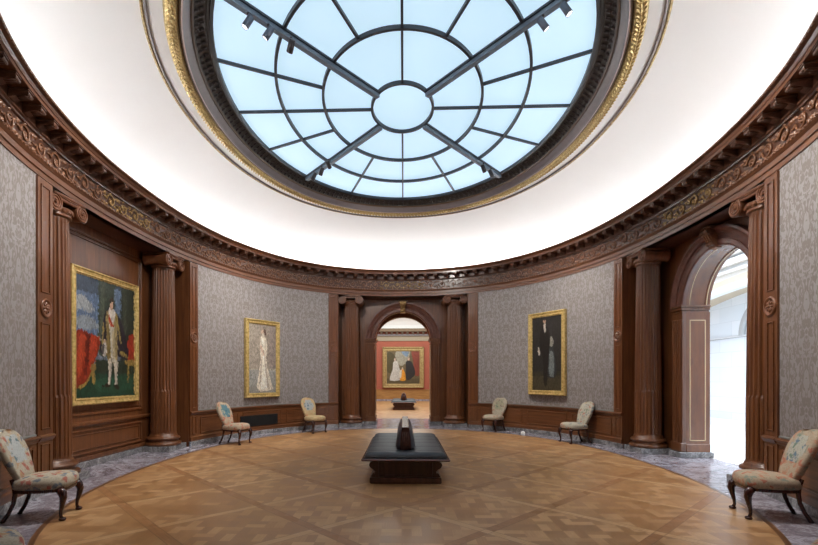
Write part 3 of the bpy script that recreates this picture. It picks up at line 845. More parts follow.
# ------------------------------------------------------------------ paintings
def catmull(pts, n=5):
    out = []; K = len(pts)
    for i in range(K):
        p0, p1, p2, p3 = (Vector(pts[(i + j) % K]) for j in (-1, 0, 1, 2))
        for k in range(n):
            t = k / n
            out.append(.5 * ((2 * p1) + (p2 - p0) * t + (2 * p0 - 5 * p1 + 4 * p2 - p3) * t * t + (3 * p1 - p0 - 3 * p2 + p3) * t ** 3))
    return out
def ell(x, y, a, b, n=10): return [(x + a * math.cos(2 * PI * k / n), y + b * math.sin(2 * PI * k / n)) for k in range(n)]
def canvas(parent, W, H, shapes, y=.0):
    """shapes: (colour, outline in 0..1 units, sharp?) painted one over another; front faces -y"""
    m = MB()
    for i, sh in enumerate(shapes):
        col, pts = sh[0], sh[1]; sharp = len(sh) > 2 and sh[2]
        q = [Vector(p) for p in pts] if sharp else catmull(pts)
        q = [(min(1, max(0, p.x)), min(1, max(0, p.y))) for p in q]
        cx = sum(p[0] for p in q) / len(q); cy = sum(p[1] for p in q) / len(q)
        yy = y - .0006 * i
        vs = [((p[0] - .5) * W, yy, p[1] * H) for p in q]
        x_0 = min(p[0] for p in q); x_1 = max(p[0] for p in q); y_0 = min(p[1] for p in q); y_1 = max(p[1] for p in q)
        fac = [1.25 - .45 * (p[0] - x_0) / (x_1 - x_0 + 1e-6) + .12 * ((p[1] - y_0) / (y_1 - y_0 + 1e-6) - .5) + random.uniform(-.07, .07) for p in q]
        m.add(vs, [list(range(len(vs)))], col=[tuple(min(1, a * k) for a in col) for k in fac])
    def inside(p, q):
        c = False; j = len(q) - 1
        for i in range(len(q)):
            if (q[i][1] > p[1]) != (q[j][1] > p[1]) and p[0] < (q[j][0] - q[i][0]) * (p[1] - q[i][1]) / (q[j][1] - q[i][1]) + q[i][0]: c = not c
            j = i
        return c
    outs = [(sh[0], [Vector(p) for p in sh[1]] if len(sh) > 2 else catmull(sh[1])) for sh in shapes]
    yy = y - .0006 * len(shapes) - .0006
    for k in range(int(2600 * H / 2)):
        px, py = random.random(), random.random(); col = None
        for c_, q in outs:
            if inside((px, py), q): col = c_
        if col is None: continue
        a = random.uniform(1.0, 2.2); ln = random.uniform(.014, .05); wd = random.uniform(.005, .013); g_ = random.uniform(.6, 1.45)
        cx, cz = (px - .5) * W, py * H; ca, sa = math.cos(a), math.sin(a)
        pts = [(cx + ca * u - sa * v, cz + sa * u + ca * v) for u, v in ((-ln, 0), (-ln * .5, -wd), (ln * .6, -wd), (ln, 0), (ln * .5, wd), (-ln * .6, wd))]
        pts = [(min(W / 2, max(-W / 2, a_)), min(H, max(0, b_))) for a_, b_ in pts]
        m.add([(a_, yy - .0000008 * k, b_) for a_, b_ in pts], [list(range(6))], col=tuple(min(1, a_ * g_) for a_ in col))
    o = m.build('canvas', M['pigment'], parent, fix=False)
    bm = bmesh.new(); bm.from_mesh(o.data); bmesh.ops.triangulate(bm, faces=bm.faces)
    for f in bm.faces:
        if f.normal.y > 0: f.normal_flip()
    bm.to_mesh(o.data); bm.free()
    return o
def make_frame(parent, W, H, fw, depth, mat, ornate=False):
    """outer W x H, base at z=0, front at y=0, back at y=depth"""
    m = MB(); prof = [(0, depth), (0, .012), (.012, 0), (fw * .22, .0), (fw * .30, .018), (fw * .62, .028), (fw * .70, .016), (fw * .80, .016), (fw * .86, .032), (fw, .036), (fw, depth)]
    cs = [(-1, 0), (1, 0), (1, 1), (-1, 1)]; rows = []
    for sx, tz in cs:
        rows.append([(sx * (W / 2 - i), yy, (i if tz == 0 else H - i)) for i, yy in prof])
    m.strip(rows, closed_v=True)
    m.build('frame', mat, parent)
    if ornate:
        m = MB(); st = ornate
        for (x0, z0, x1, z1) in ((-W / 2, 0, W / 2, 0), (-W / 2, H, W / 2, H), (-W / 2, 0, -W / 2, H), (W / 2, 0, W / 2, H)):
            ln = math.hypot(x1 - x0, z1 - z0); k = max(2, int(ln / st))
            for i in range(k):
                f = (i + .5) / k; x = x0 + (x1 - x0) * f; z = z0 + (z1 - z0) * f
                dx = -1 if x > 0 else 1; 
                if z0 == z1: z += (.18 * fw if z0 == 0 else -.18 * fw)
                else: x += .18 * fw * dx
                m.box((x, -.004, z), (st * .62, .022, st * .62), Matrix.Rotation(PI / 4, 3, 'Y'), bev=.012)
        m.build('frame_ornament', mat, parent)
def picture(W, H, fw, pos, rz, label, shapes, mat, depth=.09, ornate=False):
    t = empty('framed_painting', pos, rz); tag(t, label, 'painting')
    make_frame(t, W, H, fw, depth, mat, ornate)
    c = canvas(t, W - 2 * fw + .01, H - 2 * fw + .01, shapes); c.location = (0, .055, fw - .005)
    return t

R4 = lambda x0, y0, x1, y1: [(x0, y0), (x1, y0), (x1, y1), (x0, y1)]
# large portrait in the alcove: an invented standing man in a dark coat
big = [((.16, .20, .26), R4(0, 0, 1, 1), 1), ((.14, .21, .34), R4(0, .52, .36, .88), 1), ((.40, .42, .44), [(0, .80), (.08, .84), (.20, .80), (.27, .74), (.20, .70), (.06, .72), (0, .70)]), ((.30, .34, .38), [(0, .64), (.14, .68), (.30, .64), (.32, .58), (.12, .56), (0, .58)]),
       ((.07, .10, .15), R4(0, .87, 1, 1), 1), ((.05, .075, .06), R4(.34, .35, .64, 1), 1), ((.10, .12, .09), R4(.38, .35, .46, 1), 1), ((.15, .22, .34), R4(.62, .46, .73, .96), 1),
       ((.028, .042, .032), R4(.73, .2, 1, 1), 1), ((.055, .07, .05), R4(.78, .3, .83, 1), 1), ((.22, .20, .15), R4(0, .40, .42, .50), 1), ((.30, .27, .2), R4(.30, .48, .46, .52), 1), ((.01, .062, .038), R4(0, 0, 1, .24), 1), ((.02, .04, .028), R4(.3, .2, 1, .32), 1), ((.015, .085, .05), [(.3, .14), (.7, .18), (1, .14), (1, .06), (.4, .04)]),
       ((.32, .03, .012), [(0, .52), (.20, .53), (.36, .50), (.35, .40), (.27, .28), (.16, .13), (.05, .09), (0, .12)]), ((.46, .055, .02), [(.05, .50), (.13, .51), (.11, .3), (.04, .16), (.02, .3)]), ((.46, .05, .02), [(.22, .50), (.32, .50), (.28, .36), (.20, .24)]), ((.17, .012, .008), [(.15, .50), (.20, .50), (.17, .24), (.12, .2)]), ((.36, .24, .06), [(.04, .10), (.16, .14), (.30, .30), (.28, .27), (.16, .11), (.05, .08)]),
       ((.34, .03, .015), [(.88, .54), (.95, .58), (1, .56), (1, .32), (.84, .32)]), ((.34, .22, .06), [(.82, .33), (1, .33), (1, .28), (.83, .29)]), ((.34, .22, .06), R4(.86, .12, .89, .30), 1), ((.34, .22, .06), R4(.24, .12, .28, .26), 1), ((.3, .2, .06), ell(.26, .25, .05, .03)),
       ((.022, .02, .034), [(.48, .76), (.43, .68), (.39, .54), (.37, .40), (.44, .37), (.60, .42), (.70, .36), (.84, .33), (.88, .36), (.85, .50), (.78, .62), (.70, .72), (.60, .77)]),
       ((.28, .20, .06), [(.71, .385), (.86, .345), (.87, .37), (.74, .41)]), ((.30, .22, .07), [(.62, .74), (.66, .72), (.74, .5), (.71, .5), (.64, .68)]), ((.30, .22, .07), [(.41, .62), (.435, .63), (.41, .42), (.39, .42)]),
       ((.34, .26, .12), [(.47, .74), (.60, .75), (.66, .62), (.67, .46), (.66, .31), (.54, .30), (.48, .34), (.47, .52)]), ((.52, .48, .40), [(.51, .72), (.58, .73), (.60, .62), (.62, .46), (.62, .33), (.56, .32), (.54, .5)]), ((.24, .17, .06), [(.47, .60), (.52, .60), (.54, .44), (.52, .33), (.47, .36)]), ((.50, .42, .26), [(.57, .56), (.61, .56), (.62, .36), (.58, .36)]),
       ((.56, .50, .42), [(.50, .315), (.57, .315), (.55, .20), (.535, .10), (.495, .10), (.505, .19)]), ((.54, .48, .40), [(.60, .315), (.67, .315), (.66, .2), (.655, .09), (.615, .09), (.62, .18)]), ((.40, .35, .30), [(.54, .31), (.57, .31), (.55, .2), (.535, .11)]),
       ((.02, .015, .012), [(.40, .10), (.50, .115), (.535, .10), (.52, .085), (.42, .085)]), ((.02, .015, .012), [(.61, .10), (.66, .10), (.70, .07), (.66, .062), (.62, .08)]),
       ((.50, .46, .42), [(.41, .47), (.46, .48), (.47, .40), (.44, .35), (.40, .37)]), ((.10, .09, .09), [(.40, .46), (.43, .45), (.42, .37), (.39, .39)]), ((.50, .34, .24), ell(.44, .485, .018, .018)), ((.62, .56, .50), [(.51, .77), (.60, .775), (.62, .72), (.58, .64), (.53, .66)]), ((.50, .08, .04), [(.50, .72), (.53, .70), (.58, .64), (.60, .62), (.55, .62), (.51, .66)]),
       ((.54, .34, .24), [(.53, .83), (.57, .84), (.585, .81), (.575, .775), (.545, .765), (.53, .79)]), ((.04, .022, .015), [(.515, .83), (.53, .86), (.575, .865), (.60, .84), (.595, .80), (.58, .83), (.55, .845), (.53, .82)])]
# invented standing woman in a pale gown
pale = [((.36, .30, .25), R4(0, 0, 1, 1), 1), ((.42, .36, .30), R4(0, .3, .42, 1), 1), ((.33, .27, .24), R4(.75, .3, 1, 1), 1), ((.38, .37, .35), R4(0, .0, 1, .34), 1), ((.50, .46, .36), R4(0, .335, 1, .35), 1),
        ((.30, .29, .27), R4(0, .0, 1, .10), 1), ((.74, .66, .55), [(.42, .80), (.50, .83), (.62, .80), (.66, .66), (.62, .52), (.72, .3), (.84, .12), (.86, .05), (.60, .03), (.30, .06), (.36, .3), (.42, .52), (.40, .66)]),
        ((.90, .83, .72), [(.46, .78), (.54, .78), (.56, .55), (.62, .3), (.68, .08), (.44, .06), (.48, .3), (.50, .55)]), ((.50, .43, .36), [(.55, .50), (.58, .50), (.72, .1), (.67, .1)]), ((.48, .42, .36), [(.44, .48), (.46, .5), (.42, .12), (.38, .12)]),
        ((.66, .48, .38), [(.40, .66), (.44, .70), (.56, .58), (.52, .56)]), ((.62, .44, .33), ell(.49, .885, .05, .035)), ((.12, .07, .05), [(.50, .93), (.60, .93), (.63, .88), (.59, .84), (.55, .86), (.54, .90)]), ((.66, .58, .48), R4(.48, .82, .56, .87), 1)]
# invented standing man in black
dark = [((.022, .022, .024), R4(0, 0, 1, 1), 1), ((.07, .058, .035), R4(0, 0, 1, .22), 1), ((.04, .036, .026), R4(0, .20, 1, .26), 1),
        ((.035, .04, .045), [(.58, .60), (.70, .62), (.78, .44), (.82, .2), (.54, .18), (.52, .4)]), ((.17, .20, .20), [(.62, .52), (.72, .50), (.76, .30), (.74, .20), (.60, .20), (.58, .34)]), ((.28, .27, .23), [(.56, .70), (.66, .72), (.74, .66), (.70, .60), (.60, .60)]),
        ((.008, .008, .01), [(.34, .86), (.44, .88), (.56, .84), (.62, .70), (.58, .5), (.54, .3), (.52, .14), (.44, .08), (.40, .14), (.38, .4), (.30, .55), (.26, .70)]),
        ((.55, .50, .44), [(.40, .90), (.47, .90), (.48, .80), (.44, .78), (.41, .84)]), ((.52, .34, .24), ell(.43, .935, .05, .026)), ((.05, .035, .03), [(.38, .945), (.40, .968), (.48, .965), (.48, .95)]),
        ((.55, .48, .40), [(.20, .57), (.25, .58), (.28, .50), (.24, .48)]), ((.012, .01, .01), [(.42, .12), (.52, .12), (.50, .06), (.44, .06)])]
# invented family group out of doors
fam = [((.16, .12, .06), R4(0, 0, 1, 1), 1), ((.40, .38, .30), [(.30, 1), (.7, 1), (.62, .7), (.45, .55), (.28, .7)]), ((.22, .32, .44), [(.45, .98), (.66, .98), (.60, .82)]), ((.09, .075, .03), [(0, .9), (.16, .95), (.3, .7), (.2, .35), (0, .4)]),
       ((.26, .05, .03), [(.76, 1), (1, 1), (1, .3), (.84, .3), (.8, .7)]), ((.10, .08, .04), R4(0, 0, 1, .16), 1),
       ((.62, .60, .55), [(.20, .66), (.30, .70), (.38, .5), (.42, .2), (.36, .10), (.12, .10), (.10, .2), (.18, .45)]), ((.66, .5, .4), ell(.25, .745, .03, .045)),
       ((.75, .33, .03), [(.44, .42), (.52, .42), (.58, .12), (.40, .12)]), ((.60, .5, .4), ell(.48, .47, .025, .035)), ((.68, .62, .5), [(.40, .40), (.46, .42), (.44, .2), (.39, .2)]),
       ((.015, .018, .022), [(.58, .66), (.66, .70), (.76, .66), (.86, .4), (.84, .26), (.70, .12), (.58, .16), (.58, .4)]), ((.58, .4, .3), ell(.67, .755, .03, .045))]

# alcove portrait
pm = bay_mat('left'); hp = 2.37
p = pm @ Vector((.10, VR - .105, 1.09))
picture(1.92, hp, .13, p, pm.to_euler().z, 'large gold framed portrait of a standing man in the wood panelled alcove', big, M['gold_frame'])
def wall_picture(x, y_guess, W, H, z, fw, label, shapes):
    d = find_near(x, y_guess); p, t_, n_i = O.fr(d)
    sag = W * W / 8 / 6.0
    pp = p + n_i * (.05 + sag + .04)
    rz = math.atan2(-t_.y, -t_.x)
    return picture(W, H, fw, (pp.x, pp.y, z), rz, label, shapes, M['gold_frame'])
def find_near(x, y):
    best = min(range(O.K), key=lambda i: (O.q[i] - Vector((x, y))).length); return O.cum[best]
wall_picture(-3.93, 4.45, 1.22, 2.15, 1.03, .125, 'gold framed portrait of a woman in a pale gown on the left damask wall', pale)
wall_picture(3.90, 4.40, 1.27, 2.27, 1.10, .13, 'gold framed portrait of a man in black on the right damask wall', dark)

# vent grille in the left dado
d0 = find_near(-4.35, 4.05)
v0 = find_near(*(ray(242.5, 426.5, .25).xy)); v1 = find_near(*(ray(277.5, 424.5, .25).xy))
v0 = L / 2 - abs(L / 2 - v0)
lo, hi = min(v0, v1), max(v0, v1); wv_ = (hi - lo) * .24; lo -= wv_; hi += wv_
m = MB(); sweep(lo, hi, [(0, .24), (.018, .245), (.018, .535), (0, .54)], mb=m, ends=True); vg = tag(m.build('air_vent', M['black']), 'black air grille in the dado below the pale gown portrait', 'vent')
m = MB()
for k in range(9): sweep(lo + .02, hi - .02, [(.018, .265 + k * .03), (.026, .270 + k * .03), (.018, .278 + k * .03)], mb=m)
m.build('louvres', flat('louvre_metal', (.018, .02, .022), .4, .5), vg)

# ------------------------------------------------------------------ chairs
def make_chair(pos, head, label, tap, med):
    """faces +x locally"""
    t = empty('side_chair', pos, head); tag(t, label, 'chair')
    # seat cushion
    m = MB(); n = 40; rows = []
    def outl(k, s):
        a = 2 * PI * k / n; c, si = math.cos(a), math.sin(a)
        x = math.copysign(abs(c) ** .62, c) * .285; y = math.copysign(abs(si) ** .62, si) * (.29 if True else 0)
        y *= 1 - .16 * (-x / .285 * .5 + .5) * 1.0
        return x * s, y * s
    for sc, z in ((.93, .345), (.985, .36), (1.0, .395), (.985, .425), (.93, .452), (.8, .472), (.55, .487), (.25, .494), (.02, .496)):
        rows.append([(*outl(k, sc), z + .02 * (outl(k, sc)[0] / .285) * (.5 if z > .4 else 0)) for k in range(n)])
    m.strip(rows, closed_u=True, smooth=True); m.add(rows[0], [list(range(n))]); m.add(rows[-1], [list(range(n))[::-1]])
    m.build('seat', tap, t)
    m = MB(); rows = [[(*outl(k, sc), z) for k in range(n)] for sc, z in ((.86, .315), (.95, .315), (.96, .348), (.86, .348))]
    m.strip(rows, closed_u=True, closed_v=True); m.build('seat_rail', M['wood_leg'], t)
    # balloon back
    prof = [(0, .155), (.08, .172), (.2, .196), (.34, .218), (.48, .234), (.60, .240), (.71, .234), (.80, .216), (.88, .184), (.94, .143), (.98, .090), (1.0, .02)]
    m = MB(); H = .55; nc = 13
    def face(front):
        rows = []
        for (f, hw) in prof:
            r = []
            for j in range(nc):
                q = -1 + 2 * j / (nc - 1); y = q * hw
                edge = (1 - abs(q) ** 3) * min(1, (1 - f) * 7 + .05) * min(1, f * 8 + .5)
                th = (.035 + .032 * edge) if front else -.03 - .01 * edge
                xb = -.235 - .18 * f - .03 * f * f + .03 * q * q
                r.append((xb + th, y, .44 + H * f))
            rows.append(r)
        return rows
    fr_, bk_ = face(True), face(False)
    for rws, isf in ((fr_, 1), (bk_, 0)):
        for i in range(len(rws) - 1):
            for j in range(nc - 1):
                quad = [rws[i][j], rws[i][j + 1], rws[i + 1][j + 1], rws[i + 1][j]]
                cy = sum(q[1] for q in quad) / 4; cz = (sum(q[2] for q in quad) / 4 - .44) / H
                mi = 1 if isf and (cy / .145) ** 2 + ((cz - .60) / .31) ** 2 < 1 else 0
                m.add(quad, [(0, 1, 2, 3)], True, mi)
    for i in range(len(prof) - 1):
        for j in (0, nc - 1): m.add([fr_[i][j], fr_[i + 1][j], bk_[i + 1][j], bk_[i][j]], [(0, 1, 2, 3)], True)
    for j in range(nc - 1):
        m.add([fr_[-1][j], fr_[-1][j + 1], bk_[-1][j + 1], bk_[-1][j]], [(0, 1, 2, 3)], True)
        m.add([fr_[0][j], fr_[0][j + 1], bk_[0][j + 1], bk_[0][j]], [(0, 1, 2, 3)], True)
    m.build('backrest', [tap, med], t)
    for s in (-1, 1):
        m = MB(); x0, y0 = .225, s * .215
        pts = [(x0 - .01, y0 * .97, .345), (x0 + .022, y0 * 1.03, .30), (x0 + .034, y0 * 1.06, .25), (x0 + .022, y0 * 1.04, .18), (x0 + .006, y0 * 1.01, .11), (x0 + .002, y0 * 1.0, .06), (x0 + .012, y0 * 1.02, .03)]
        m.tube(pts, [.046, .044, .037, .027, .019, .016, .020], 10)
        m.lathe([(.010, .036), (.030, .030), (.038, .018), (.030, .002), (.022, 0)], 14, (x0 + .022, y0 * 1.03, 0))
        m.build('leg', M['wood_leg'], t)
        m = MB(); x1, y1 = -.22, s * .16
        pts = [(x1 - .04, y1, .46), (x1 - .01, y1, .38), (x1 - .005, y1, .30), (x1 - .02, y1, .20), (x1 - .06, y1 * 1.04, .10), (x1 - .105, y1 * 1.08, .025), (x1 - .12, y1 * 1.1, .0)]
        m.tube(pts, [.020, .026, .025, .022, .021, .022, .022], 8)
        m.build('leg', M['wood_leg'], t)
    return t
cream = (.44, .385, .30)
tapA = mk_tapestry('tapestry_cream_red', cream, (.36, .07, .05), (.10, .14, .20), (.45, .24, .12), 1)
tapB = mk_tapestry('tapestry_rose', (.42, .33, .24), (.42, .12, .07), (.46, .20, .12), (.20, .24, .20), 2)
tapC = mk_tapestry('tapestry_straw', (.46, .34, .19), (.44, .28, .15), (.30, .30, .16), (.48, .22, .12), 3)
tapD = mk_tapestry('tapestry_pale', (.40, .34, .26), (.34, .16, .10), (.30, .28, .22), (.36, .26, .2), 4)
medA = mk_tapestry('medallion_pale_floral', (.42, .44, .44), (.46, .22, .12), (.08, .14, .16), (.42, .34, .2), 5)
medB = mk_tapestry('medallion_blue_green', (.10, .20, .24), (.04, .10, .15), (.40, .36, .26), (.12, .22, .18), 6)
medC = mk_tapestry('medallion_grey_blue', (.34, .36, .36), (.05, .10, .17), (.30, .28, .22), (.06, .12, .14), 7)
medD = mk_tapestry('medallion_olive', (.30, .29, .20), (.07, .12, .08), (.40, .34, .24), (.20, .12, .10), 8)
R_ = math.radians
G = 'upholstered chairs set against the oval wall'
for pos, head, lab, tp, md in (
    ((-4.0, -3.24, 0), R_(16), 'floral tapestry chair nearest on the left, left of the alcove', tapA, medA),
    ((-3.97, 2.55, 0), R_(-14), 'tapestry chair with blue green medallion below and left of the pale gown portrait', tapB, medB),
    ((-2.55, 4.93, 0), R_(-44), 'straw coloured tapestry chair beside the left of the central doorway', tapC, medC),
    ((2.69, 5.44, 0), R_(226), 'tapestry chair with olive medallion beside the right of the central doorway', tapD, medD),
    ((4.16, 3.03, 0), R_(195), 'pale floral chair below and right of the portrait of the man in black', mk_tapestry('tapestry_grey_floral', (.44, .40, .32), (.40, .14, .10), (.12, .16, .20), (.42, .30, .2), 9), mk_tapestry('medallion_grey_floral', (.42, .39, .32), (.10, .14, .20), (.14, .20, .14), (.40, .14, .10), 10)),
    ((4.12, -2.93, 0), R_(164), 'tapestry chair with blue bouquet medallion, nearest on the right', tapB, mk_tapestry('medallion_bouquet', (.42, .40, .34), (.06, .14, .22), (.09, .17, .13), (.08, .14, .20), 11)),
    ((-2.88, -5.31, 0), R_(50), 'upholstered chair cut off by the bottom left corner of the photo', tapA, medA),
    ((2.92, -5.32, 0), R_(130), 'upholstered chair cut off by the bottom right corner of the photo', tapB, medB)):
    tag(make_chair(pos, head, lab, tp, md), group=G)

q = ray(523, 435, 0)
m = MB(); m.lathe([(.055, 0), (.06, .015), (.06, .05), (.05, .085), (.028, .105), (.002, .11)], 20)
tag(m.build('white_box', flat('white_plastic', (.75, .75, .75), .4), loc=(q.x, q.y, .0)), 'small white domed box on the marble border, right of the central doorway', 'box')

# ------------------------------------------------------------------ benches
def make_bench(pos, label, LN=2.60):
    t = empty('gallery_bench', pos); tag(t, label, 'bench')
    h = LN / 2; W = 1.27
    m = MB()
    m.box((0, 0, .045), (1.06, LN - .26, .09), bev=.012); m.box((0, 0, .20), (.86, LN - .42, .30))
    m.box((0, 0, .335), (1.0, LN - .30, .03), bev=.01)
    for s in (-1, 1):
        for k in range(4): m.box((-.33 + k * .22, s * (h - .205), .21), (.045, .02, .24), bev=.006)
        m.box((0, s * (h - .205), .105), (.82, .025, .03), bev=.006); m.box((0, s * (h - .205), .31), (.82, .025, .03), bev=.006)
        for k in range(7): m.box((s * .435, -h + .45 + k * (LN - .9) / 6, .21), (.02, .05, .24), bev=.006)
    m.build('base', M['wood_dark'], t)
    prof = [(0, .09), (.10, .09), (.115, .105), (.095, .125), (.06, .14), (.05, .17), (.075, .20), (.12, .225), (.14, .26), (.13, .30), (.10, .32), (0, .325)]
    for sx in (-1, 1):
        for sy in (-1, 1):
            m = MB(); q = [(sx * (.40 + a), z) for a, z in prof]
            m.prism(q, sy * (h - .34), sy * (h - .175)); m.tube([(sx * .505, sy * (h - .35), .275), (sx * .505, sy * (h - .165), .275)], .035, 12)
            m.tube([(sx * .475, sy * (h - .35), .115), (sx * .475, sy * (h - .165), .115)], .026, 12)
            m.build('scroll_bracket', M['wood_dark'], t)
    m = MB(); m.box((0, 0, .367), (W + .02, LN, .034), bev=.014); m.build('seat_rim', M['bench_rim'], t)
    # cushions either side with cross seams
    m = MB(); rows = []; xe = W / 2 - .035; ny = 60
    half = [(0, .462), (.09, .466), (xe / 2, .476), (xe - .07, .470), (xe - .025, .455), (xe - .004, .43), (xe, .405), (xe, .383)]
    sec = [(-x, z) for x, z in half[::-1]] + half[1:]
    for i in range(ny + 1):
        f = i / ny; y = -h + .03 + (LN - .06) * f; e = min(f, 1 - f) * LN
        k = (0.25, .85)[i in (1, ny - 1)] if i in (0, 1, ny - 1, ny) else 1
        se = .012 if i % 10 == 5 else 0
        rows.append([(x, y, .385 + (z - .385) * k - (se if z > .45 else 0)) for x, z in sec])
    m.strip(rows, smooth=True)
    for r in (rows[0], rows[-1]): m.add(r, [list(range(len(r)))])
    m.build('seat_cushion', M['leather'], t)
    # spine
    m = MB(); y0, y1 = -h + .35, h - .25
    m.prism([(-.085, .38), (-.085, .46), (-.075, .66), (-.06, .76), (-.05, .80), (.05, .80), (.06, .76), (.075, .66), (.085, .46), (.085, .38)], y0, y0 + .05)
    fe = m; m = MB()
    m.prism([(-.085, .38), (-.085, .46), (-.075, .66), (-.06, .76), (-.05, .80), (.05, .80), (.06, .76), (.075, .66), (.085, .46), (.085, .38)], y1 - .05, y1)
    m.build('spine_end', M['bench_wood'], t); m = fe
    for q in (-.045, -.015, .015, .045): m.tube([(q, y0 - .004, .42), (q * .9, y0 - .004, .74)], .009, 6)
    m.box((0, y0 - .01, .405), (.19, .03, .04), bev=.008)
    m.build('spine_end', M['bench_wood'], t)
    m = MB(); m.prism([(-.05, .775), (-.058, .79), (-.05, .812), (.05, .812), (.058, .79), (.05, .775)], y0 - .01, y1 + .01); m.build('spine_cap', M['bench_wood'], t)
    for s in (-1, 1):
        m = MB(); ny = 40; rows = []
        for i in range(ny + 1):
            f = i / ny; y = y0 + .01 + (y1 - y0 - .02) * f; se = .012 if i % 8 == 4 else 0; e = min(f, 1 - f) * 20; k = min(1, .4 + e)
            rows.append([(s * (a * k + .02 - se), y, z) for a, z in ((.03, .47), (.115, .475), (.13, .52), (.115, .62), (.085, .72), (.06, .765), (.02, .775))])
        m.strip(rows, smooth=True)
        for r in (rows[0], rows[-1]): m.add(r, [list(range(7))])
        m.build('back_pad', M['leather_grey'], t)
    return t
M['bench_rim'] = wood('bench_rim', (.10, .035, .025), (.20, .075, .05), (2, 20, 20), rough=.25)
M['bench_wood'] = wood('bench_wood', (.05, .018, .013), (.13, .048, .03), (12, 2, 12), rough=.25)
make_bench((0.05, -.34, 0), 'long two sided walnut bench with black leather cushions in the room centre')
make_bench((0.03, 15.6, 0), 'small looking walnut and leather bench in the red gallery beyond the doorway')

# ------------------------------------------------------------------ track spotlights hanging from the diagonal beams
def make_spot(px, py, aim, lit, label, power):
    def off_beam(z):
        q = ray(px, py, z).xy; best = 9
        for p0, p1 in beam_list:
            d_ = (p1 - p0).normalized(); k_ = max(0, min((q - p0).dot(d_), (p1 - p0).length)); best = min(best, (q - p0 - d_ * k_).length)
        return best
    z_ = min((6.02 + .01 * i for i in range(18)), key=off_beam)
    p = ray(px, py, z_)
    t = empty('spotlight', (p.x, p.y, z_)); tag(t, label, 'spotlight', 'track spotlights under the laylight beams')
    body = M['lamp_body'] if lit else M['lamp_dark']
    m = MB(); m.tube([(0, 0, .02), (0, 0, 6.31 - z_)], .006, 8); m.tube([(0, 0, 6.285 - z_), (0, 0, 6.308 - z_)], .02, 10); m.build('stem', M['lamp_dark'], t)
    d = (Vector(aim) - p).normalized()
    q = d.to_track_quat('-Z', 'Y')
    h = MB(); h.lathe([(.036, .085), (.044, .08), (.046, -.075), (.042, -.085), (.036, -.07)], 18)
    ho = h.build('head', body, t); ho.rotation_mode = 'QUATERNION'; ho.rotation_quaternion = q
    l = MB(); l.lathe([(.038, -.079), (.001, -.0795)], 18, cap=False); lo_ = l.build('lens', M['lens_on'] if lit else M['lens_off'], ho)
    ld = bpy.data.lights.new('spotlight_beam', 'SPOT'); ld.energy = power; ld.spot_size = R_(84); ld.spot_blend = 1.0; ld.color = (1, .95, .87); ld.shadow_soft_size = .04
    lo2 = bpy.data.objects.new('beam_light', ld); COL.objects.link(lo2); lo2.parent = ho; lo2.location = (0, 0, -.10)
    return t
SP = [(248, 22, (-5.0, -2.8, 1.2), 1, 'white lensed spotlight nearest the rim under the upper left beam'),
      (268.5, 33, (-5.2, -1.6, 2.0), 1, 'white lensed spotlight in the middle of three under the upper left beam'),
      (291, 46, (-4.4, 2.4, 2.0), 0, 'dark spotlight nearest the centre under the upper left beam'),
      (566, 9, (5.0, -3.0, 1.2), 1, 'white lensed spotlight nearest the rim under the upper right beam'),
      (543, 24, (5.2, -1.8, 2.0), 1, 'white lensed spotlight nearer the centre under the upper right beam'),
      (328.5, 164.5, (0, 6.6, 2.6), 0, 'dark spotlight nearest the centre under the lower left beam'),
      (321.5, 171.5, (-3.9, 4.5, 2.1), 0, 'dark spotlight in the middle of three under the lower left beam'),
      (314, 176.5, (-4.6, 3.0, 1.2), 0, 'dark spotlight nearest the rim under the lower left beam'),
      (483.5, 168.5, (3.9, 4.4, 2.2), 0, 'dark spotlight nearer the centre under the lower right beam'),
      (491, 173.5, (4.5, 3.0, 1.2), 0, 'dark spotlight nearer the rim under the lower right beam')]
for px, py, aim, lit, lab in SP: make_spot(px, py, aim, lit, lab, SPOT_W)

# ------------------------------------------------------------------ red gallery beyond the far doorway
Y0, Y1, XW = B0 + VR + REV, 23.6, 4.2
g = MB(); g.add([(-XW, 9.6, .0), (XW, 9.6, .0), (XW, Y1, .0), (-XW, Y1, .0)], [(0, 1, 2, 3)])
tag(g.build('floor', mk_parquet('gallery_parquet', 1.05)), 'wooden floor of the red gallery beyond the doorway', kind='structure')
def gal_wall(name, c, size, label, inward):
    w_ = tag(empty(name), label, kind='structure')
    cx, cy = c; sx, sy = size; ix, iy = inward
    m = MB(); m.box((cx, cy, 3.2), (sx, sy, 6.4)); m.build('red_cloth', M['red_wall'], w_)
    def band(nm, z0, z1, pr, mat):
        m = MB(); t = .02
        m.box((cx + ix * (pr / 2 + (sx / 2 if ix else 0)), cy + iy * (pr / 2 + (sy / 2 if iy else 0)), (z0 + z1) / 2), ((pr if ix else sx), (pr if iy else sy), z1 - z0), bev=.01)
        m.build(nm, mat, w_)
    band('marble_skirting', 0, .12, .05, M['marble']); band('oak_dado', .12, .76, .04, M['oak_dado']); band('dado_rail', .76, .80, .07, M['oak_dado'])
    band('frieze', 4.15, 4.50, .04, M['taupe']); band('cornice', 4.50, 4.62, .12, M['grey_ring']); band('cornice_top', 4.78, 5.0, .30, M['taupe_dark'])
    if iy == -1:
        m = MB()
        for k in range(24): m.box((-XW + .18 + k * .36, cy - sy / 2 - .13, 4.70), (.16, .22, .15), bev=.02)
        m.build('modillions', M['brown_ring'], w_)
gal_wall('wall_gallery_end', (0, Y1 + .1), (2 * XW, .2), 'red end wall of the far gallery with oak dado', (0, -1))
gal_wall('wall_gallery_left', (-XW - .1, (Y0 + Y1) / 2), (.2, Y1 - Y0), 'red left wall of the far gallery', (1, 0))
gal_wall('wall_gallery_right', (XW + .1, (Y0 + Y1) / 2), (.2, Y1 - Y0), 'red right wall of the far gallery', (-1, 0))
